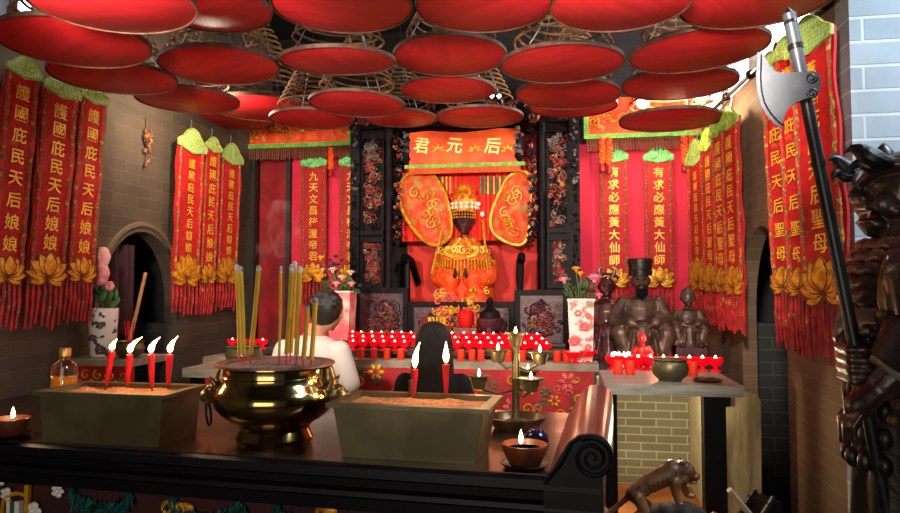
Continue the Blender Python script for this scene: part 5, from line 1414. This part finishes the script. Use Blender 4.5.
# armour: overlapping breast lames, pauldron, sash, belt, skirt
mb = MB()
for j, (ul, v) in enumerate(((874, 246), (866, 258), (860, 270), (856, 283), (857, 295))):
    r = (912 - ul) * .00334
    for q in (0, 1):
        mb.tube([L(912, v + 5 * q) + Vector((-(r - .02 + .012 * (1 - q)) * math.cos(R(a)), .165 * math.sin(R(a)), .006 * math.sin(a * .35))) for a in range(-95, 96, 5)], .022 - .006 * q, 12)
mb.build('breast_lames', mat('lame_bronze', (84, 56, 45), (52, 34, 29), 10, .36, metal=.4, coat=.2), t, smooth=80)
mb = MB()
for s in (-1, 1):
    for j in range(4):
        M = Matrix.Translation(sym(918, 264 + 11 * j, s * (.17 + .03 * j))) @ Matrix.Rotation(R(s * 35), 4, 'X')
        mb.lathe([(0, .04), (.06, .034), (.10, .01), (.112, -.02), (.106, -.03), (.09, -.01), (0, .01)], n=22, M=M)
mb.build('pauldrons', m_bronze, t)
mb = MB()
for q in range(3):
    mb.tube([L(888 + 6 * q, 258, -.12), L(885 + 6 * q, 278, -.16), L(884 + 6 * q, 300, -.175), L(887 + 6 * q, 318, -.17)], [.012, .017, .017, .014], 8)
mb.build('shoulder_sash', mat('tarnished_gold', (128, 92, 52), (84, 58, 36), 14, .4, metal=.5, bump=.4, bscale=40), t)
mb = MB()
for v, w in ((326, .162), (333, .168)): mb.tube([L(914, v) + Vector((-w * math.cos(R(a)), w * math.sin(R(a)), 0)) for a in range(0, 360, 12)], .013, 7, closed=True)
for k in range(14):
    a = R(k * 360 / 14); mb.ell(L(914, 330) + Vector((-.175 * math.cos(a), .175 * math.sin(a), 0)), (.016, .016, .02), 8, 6)
mb.build('belt', m_bronze2, t)
zt_ = L(914, 338).z
mb = MB().grid(72, 12, lambda a, b: ((.155 + .015 * b + .014 * math.sin(a * 2 * PI * 9) * b) * -math.cos(2 * PI * a) + L(914, 338).x, (.165 + .03 * b + .014 * math.sin(a * 2 * PI * 9) * b) * math.sin(2 * PI * a), zt_ - b * .72), None)
mb.build('skirt_armour', m_bronze2, t)
mb = MB()
for k in range(18):
    a = R(k * 20); d = Vector((-math.cos(a), math.sin(a), 0)); p0 = Vector((L(914, 338).x, 0, zt_))
    for j in range(5): mb.ell(p0 + d * (.160 + .004 * j) + Vector((0, 0, -.05 - .075 * j)), (.02, .02, .03), 12, 8)
mb.build('skirt_scales', m_bronze2, t)
mb = MB()   # near sleeve with rolled cuff
d = (L(884, 386, -.2) - L(926, 345, -.22)).normalized(); x = d.orthogonal().normalized(); y = d.cross(x)
for j in range(6):
    c = L(926, 345, -.22).lerp(L(884, 386, -.2), .0 + .115 * j); r = .095 - .006 * j
    mb.tube([c + x * r * math.cos(q) + y * r * math.sin(q) for q in [2 * PI * i / 22 for i in range(22)]], .022, 8, closed=True)
mb.build('near_sleeve', m_bronze2, t)
mb = MB(); c = L(926, 345, -.22).lerp(L(884, 386, -.2), .72)
mb.tube([c + x * .062 * math.cos(q) + y * .062 * math.sin(q) for q in [2 * PI * i / 22 for i in range(22)]], .012, 8, closed=True)
mb.build('near_cuff', mat('pewter', (150, 142, 132), (110, 104, 98), 10, .35, metal=.7), t)
mb = MB(); f0, f1 = L(866, 306, .16), L(853, 346, -.04); d = (f1 - f0).normalized(); x = d.orthogonal().normalized(); y = d.cross(x)
for j in range(4):
    c = f0.lerp(f1, .42 + .14 * j); r = .056 - .003 * j
    mb.tube([c + x * r * math.cos(q) + y * r * math.sin(q) + d * .006 * math.sin(q * 5) for q in [2 * PI * i / 24 for i in range(24)]], .011, 7, closed=True)
mb.build('far_bracelets', mat('dark_pewter', (104, 92, 84), (70, 60, 54), 10, .35, metal=.6), t)
mb = MB()
for j in range(4):
    mb.tube([L(846 + 3 * j, 370, -.02), L(847 + 4 * j, 390, -.02), L(854 + 5 * j, 420, -.0), L(862 + 6 * j, 470, .0), L(870 + 5 * j, 530, .0)], [.012, .018, .02, .018, .006], 7)
obj('hanging_sash', blob(mb, 'hanging_sash', .008, 2), mat('red_brown_bronze', (84, 34, 24), (52, 22, 18), 8, .4, metal=.3, coat=.3), t)
mb = MB()
for u, v in ((882, 314), (897, 317), (896, 404), (893, 420)): mb.ell(L(u, v, -.185 if v < 400 else -.2), (.014, .01, .015), 14, 10); mb.ell(L(u, v, -.2 if v < 400 else -.212), .009, 6, 5)
mb.build('rosettes', mat('tarnished_gold', (128, 92, 52)), t)
o = MB().span((gx - .36, GY - .42, 0), (gx + .45, GY + .42, .40)).build('statue_plinth', m_stone); tag(o, 'stone plinth under the guardian statue', 'plinth')

# ---------------------------------------------------------------- pole axe held by the guardian
PY = 2.10
a = at(789, 14, y=PY); b = at(893, 540, y=PY)
dirn = (b - a).normalized()
t = thing('pole_axe', 'long pole axe with broad grey crescent blade held by the guardian statue', 'axe', b)
top = a - b; end = Vector((0, 0, 0))
MB().tube([end + dirn * .25, top], .0175, 14).build('pole', m_pole, t)
MB().tube([top - dirn * .02, top, top + dirn * .03], [.004, .016, .02], 12).build('pole_tip', m_pole, t)
MB().tube([top + dirn * .0 , top + dirn * .22], [.0185, .0185], 14).build('steel_sleeve', m_iron, t)
for s in (.10, .22, .45): MB().tube([top + dirn * (s - .008), top + dirn * (s + .008)], .021, 14).build('collar', m_pole, t)
out = [(757, 52), (763, 57), (768, 66), (775, 73), (786, 74), (800, 73), (812, 72), (818, 75), (820, 83), (818, 93), (813, 98), (803, 100), (794, 104), (787, 110), (783, 118), (781, 129), (774, 124), (766, 115), (760, 104), (757, 92), (756, 78), (756.5, 64)]
BY = PY - .03
P3 = [at(u, v, y=BY) - b for u, v in out]
mb = MB(); n = len(P3); th = .011
vs = [q + Vector((0, -th * (.15 if i == 0 or i >= 15 else 1), 0)) for i, q in enumerate(P3)] + [q + Vector((0, th * (.15 if i == 0 or i >= 15 else 1), 0)) for i, q in enumerate(P3)]
mb.add(vs, [tuple(range(n)), tuple(range(n, 2 * n))[::-1]] + [(i, i + n, (i + 1) % n + n, (i + 1) % n) for i in range(n)])
bl = mb.build('axe_blade', m_iron, t, smooth=20)
mb = MB()
for (u, v, s) in ((810, 79, 1), (811, 94, -1)):
    c = at(u, v, y=BY) - b; pts = []
    for i in range(22): q = R(180 * (s < 0) + i * 24 * -s); r = .016 * (1 - i / 30); pts.append(c + Vector((r * math.cos(q), -th - .001, r * math.sin(q))))
    mb.tube(pts, .0026, 5)
for o_ in (2, ): mb.tube([q.lerp(Vector((P3[8].x, q.y, P3[8].z)), .06) + Vector((0, -.009, 0)) for q in P3[15:] + P3[:1]], .0022, 5)
mb.build('engraved_scrolls', m_pole, bl)

# ---------------------------------------------------------------- tiger on a rock
TY = 3.2; tb = at(655, 508, y=TY); tb.z = .56
t = thing('tiger_statue', 'dark bronze tiger statue climbing a rock, before the lit brick niche', 'statue', tb)
def K(u, v, dy=0): return at(u, v, y=TY) - tb + Vector((0, dy, 0))
mb = MB()
mb.cap(K(634, 494), K(650, 483), .038, .042); mb.cap(K(650, 483), K(672, 472), .044, .05); mb.ell(K(674, 474), (.05, .045, .055), 14, 10)
mb.cap(K(676, 470), K(684, 468), .042, .036)
mb.ell(K(686, 471), (.04, .038, .036), 14, 10); mb.ell(K(695, 476), (.024, .026, .018), 12, 8); mb.ell(K(693, 482), (.02, .021, .009), 10, 6)
for s in (-1, 1): mb.cap(K(690, 466, s * .015), K(693, 471, s * .022), .009, .008); mb.ell(K(684, 478, s * .03), (.018, .012, .02), 8, 6)
for s in (-1, 1):
    mb.ell(K(681, 462, s * .026), (.013, .009, .015), 8, 6)
    mb.ell(K(697, 475, s * .01), (.007, .008, .006), 8, 6)
mb.ell(K(671, 466), (.034, .03, .03), 12, 8)
def leg(pts, rr, foot):
    for i in range(len(pts) - 1): mb.cap(pts[i], pts[i + 1], rr[i], rr[i + 1])
    mb.ell(foot, (.026, .018, .012), 10, 6)
leg([K(674, 480, -.03), K(674, 491, -.035), K(677, 499, -.035)], [.03, .018, .014], K(680, 502, -.035))
leg([K(676, 480, .03), K(684, 488, .035), K(688, 496, .035)], [.028, .018, .014], K(692, 498, .035))
leg([K(637, 496, -.03), K(644, 508, -.035), K(634, 514, -.035), K(636, 521, -.035)], [.032, .024, .015, .013], K(640, 523, -.035))
leg([K(635, 497, .03), K(648, 506, .03), K(640, 514, .03), K(641, 520, .03)], [.03, .022, .014, .012], K(645, 522, .03))
pts = [K(630, 495), K(620, 504), K(613, 510), K(607, 512), K(600, 508)]
for i in range(4): mb.cap(pts[i], pts[i + 1], .014 - .001 * i, .013 - .001 * i)
obj('body', blob(mb, 'body', .0045, 2), m_tiger, t)
mb = MB()
for j in range(9):
    u = 638 + 4.4 * j; mb.tube([K(u, 489.5 - 2.2 * j - 8, -.02), K(u + 1, 489 - 2.1 * j - 3, -.047), K(u + 2, 491 - 2.0 * j + 3, -.046)], [.0008, .0016, .0006], 5)
mb.build('stripes', m_bronze2, t)
mb = MB(); rn = random.Random(6)
o = K(668, 512); base = -.01
for (u, v, r) in ((660, 512, .07), (678, 510, .075), (692, 510, .06), (668, 506, .05), (684, 505, .055), (648, 520, .05), (700, 516, .05)):
    q = K(u, v, rn.uniform(-.03, .04)); mb.ell((q.x, q.y, max(q.z - r * .3, 0)), (r, r * 1.1, r * .75), 10, 8)
    mb.ell((q.x, q.y, .03), (r * 1.1, r * 1.1, .06), 10, 6)
me = blob(mb, 'rock', .012, 2)
t2 = obj('tiger_rock', me, m_rock, None, tb); tag(t2, 'rough dark rock under the front paws of the tiger statue', 'rock')
for u, lab in ((603, 'rounded bronze knob at the left of the tiger, beside the scrolled table'), (714, 'rounded bronze knob at the right of the tiger, before the black post')):
    p = at(u, 512, y=3.2); p.z = .56
    t = thing('bronze_finial', lab, 'finial', p, group='bronze knobs beside the tiger')
    MB().lathe([(0, 0), (.04, 0), (.035, .03), (.02, .05), (.035, .09), (.03, .13), (.012, .15), (0, .155)], n=16).build('knob', m_tiger, t)
# ---------------------------------------------------------------- faint incense smoke above the big censer
mb = MB()
for k, (u, v, r) in enumerate(((262, 262, .03), (266, 250, .05), (274, 238, .07), (284, 230, .07), (292, 240, .06), (297, 252, .04), (288, 218, .06), (276, 214, .05))):
    mb.ell(at(u, v, y=2.42), (r, r * .8, r * 1.3), 12, 8)
me = blob(mb, 'incense_smoke', .02, 8)
ms = bpy.data.materials.new('smoke'); ms.use_nodes = True; nt = ms.node_tree; nt.nodes.clear()
out_ = nt.nodes.new('ShaderNodeOutputMaterial'); pv_ = nt.nodes.new('ShaderNodeVolumePrincipled'); no_ = nt.nodes.new('ShaderNodeTexNoise'); rp_ = nt.nodes.new('ShaderNodeMapRange'); tc_ = nt.nodes.new('ShaderNodeTexCoord'); mp_ = nt.nodes.new('ShaderNodeMapping')
mp_.inputs['Scale'].default_value = (1, 1, .35); no_.inputs['Scale'].default_value = 26; no_.inputs['Detail'].default_value = 3; no_.inputs['Distortion'].default_value = .8
rp_.inputs['From Min'].default_value = .52; rp_.inputs['From Max'].default_value = .75; rp_.inputs['To Max'].default_value = 5
pv_.inputs['Color'].default_value = (.9, .85, .85, 1)
nt.links.new(tc_.outputs['Object'], mp_.inputs['Vector']); nt.links.new(mp_.outputs['Vector'], no_.inputs['Vector']); nt.links.new(no_.outputs['Fac'], rp_.inputs['Value']); nt.links.new(rp_.outputs['Result'], pv_.inputs['Density']); nt.links.new(pv_.outputs['Volume'], out_.inputs['Volume'])
o = obj('incense_smoke', me, ms); tag(o, 'faint wisp of smoke rising from the incense sticks in the big censer', 'smoke', kind='stuff')
# a thing that turned out to be one mesh is that mesh itself
for o in [o for o in COL.objects if o.type == 'EMPTY' and o.parent is None]:
    if len(o.children) == 1 and not o.children[0].children and tuple(o.children[0].location) == (0, 0, 0):
        c = o.children[0]; nm = o.name; c.parent = None; c.location = o.location; c.rotation_euler = o.rotation_euler; c.scale = o.scale
        for k in ('label', 'category', 'group'):
            if k in o: c[k] = o[k]
        bpy.data.objects.remove(o); c.name = nm
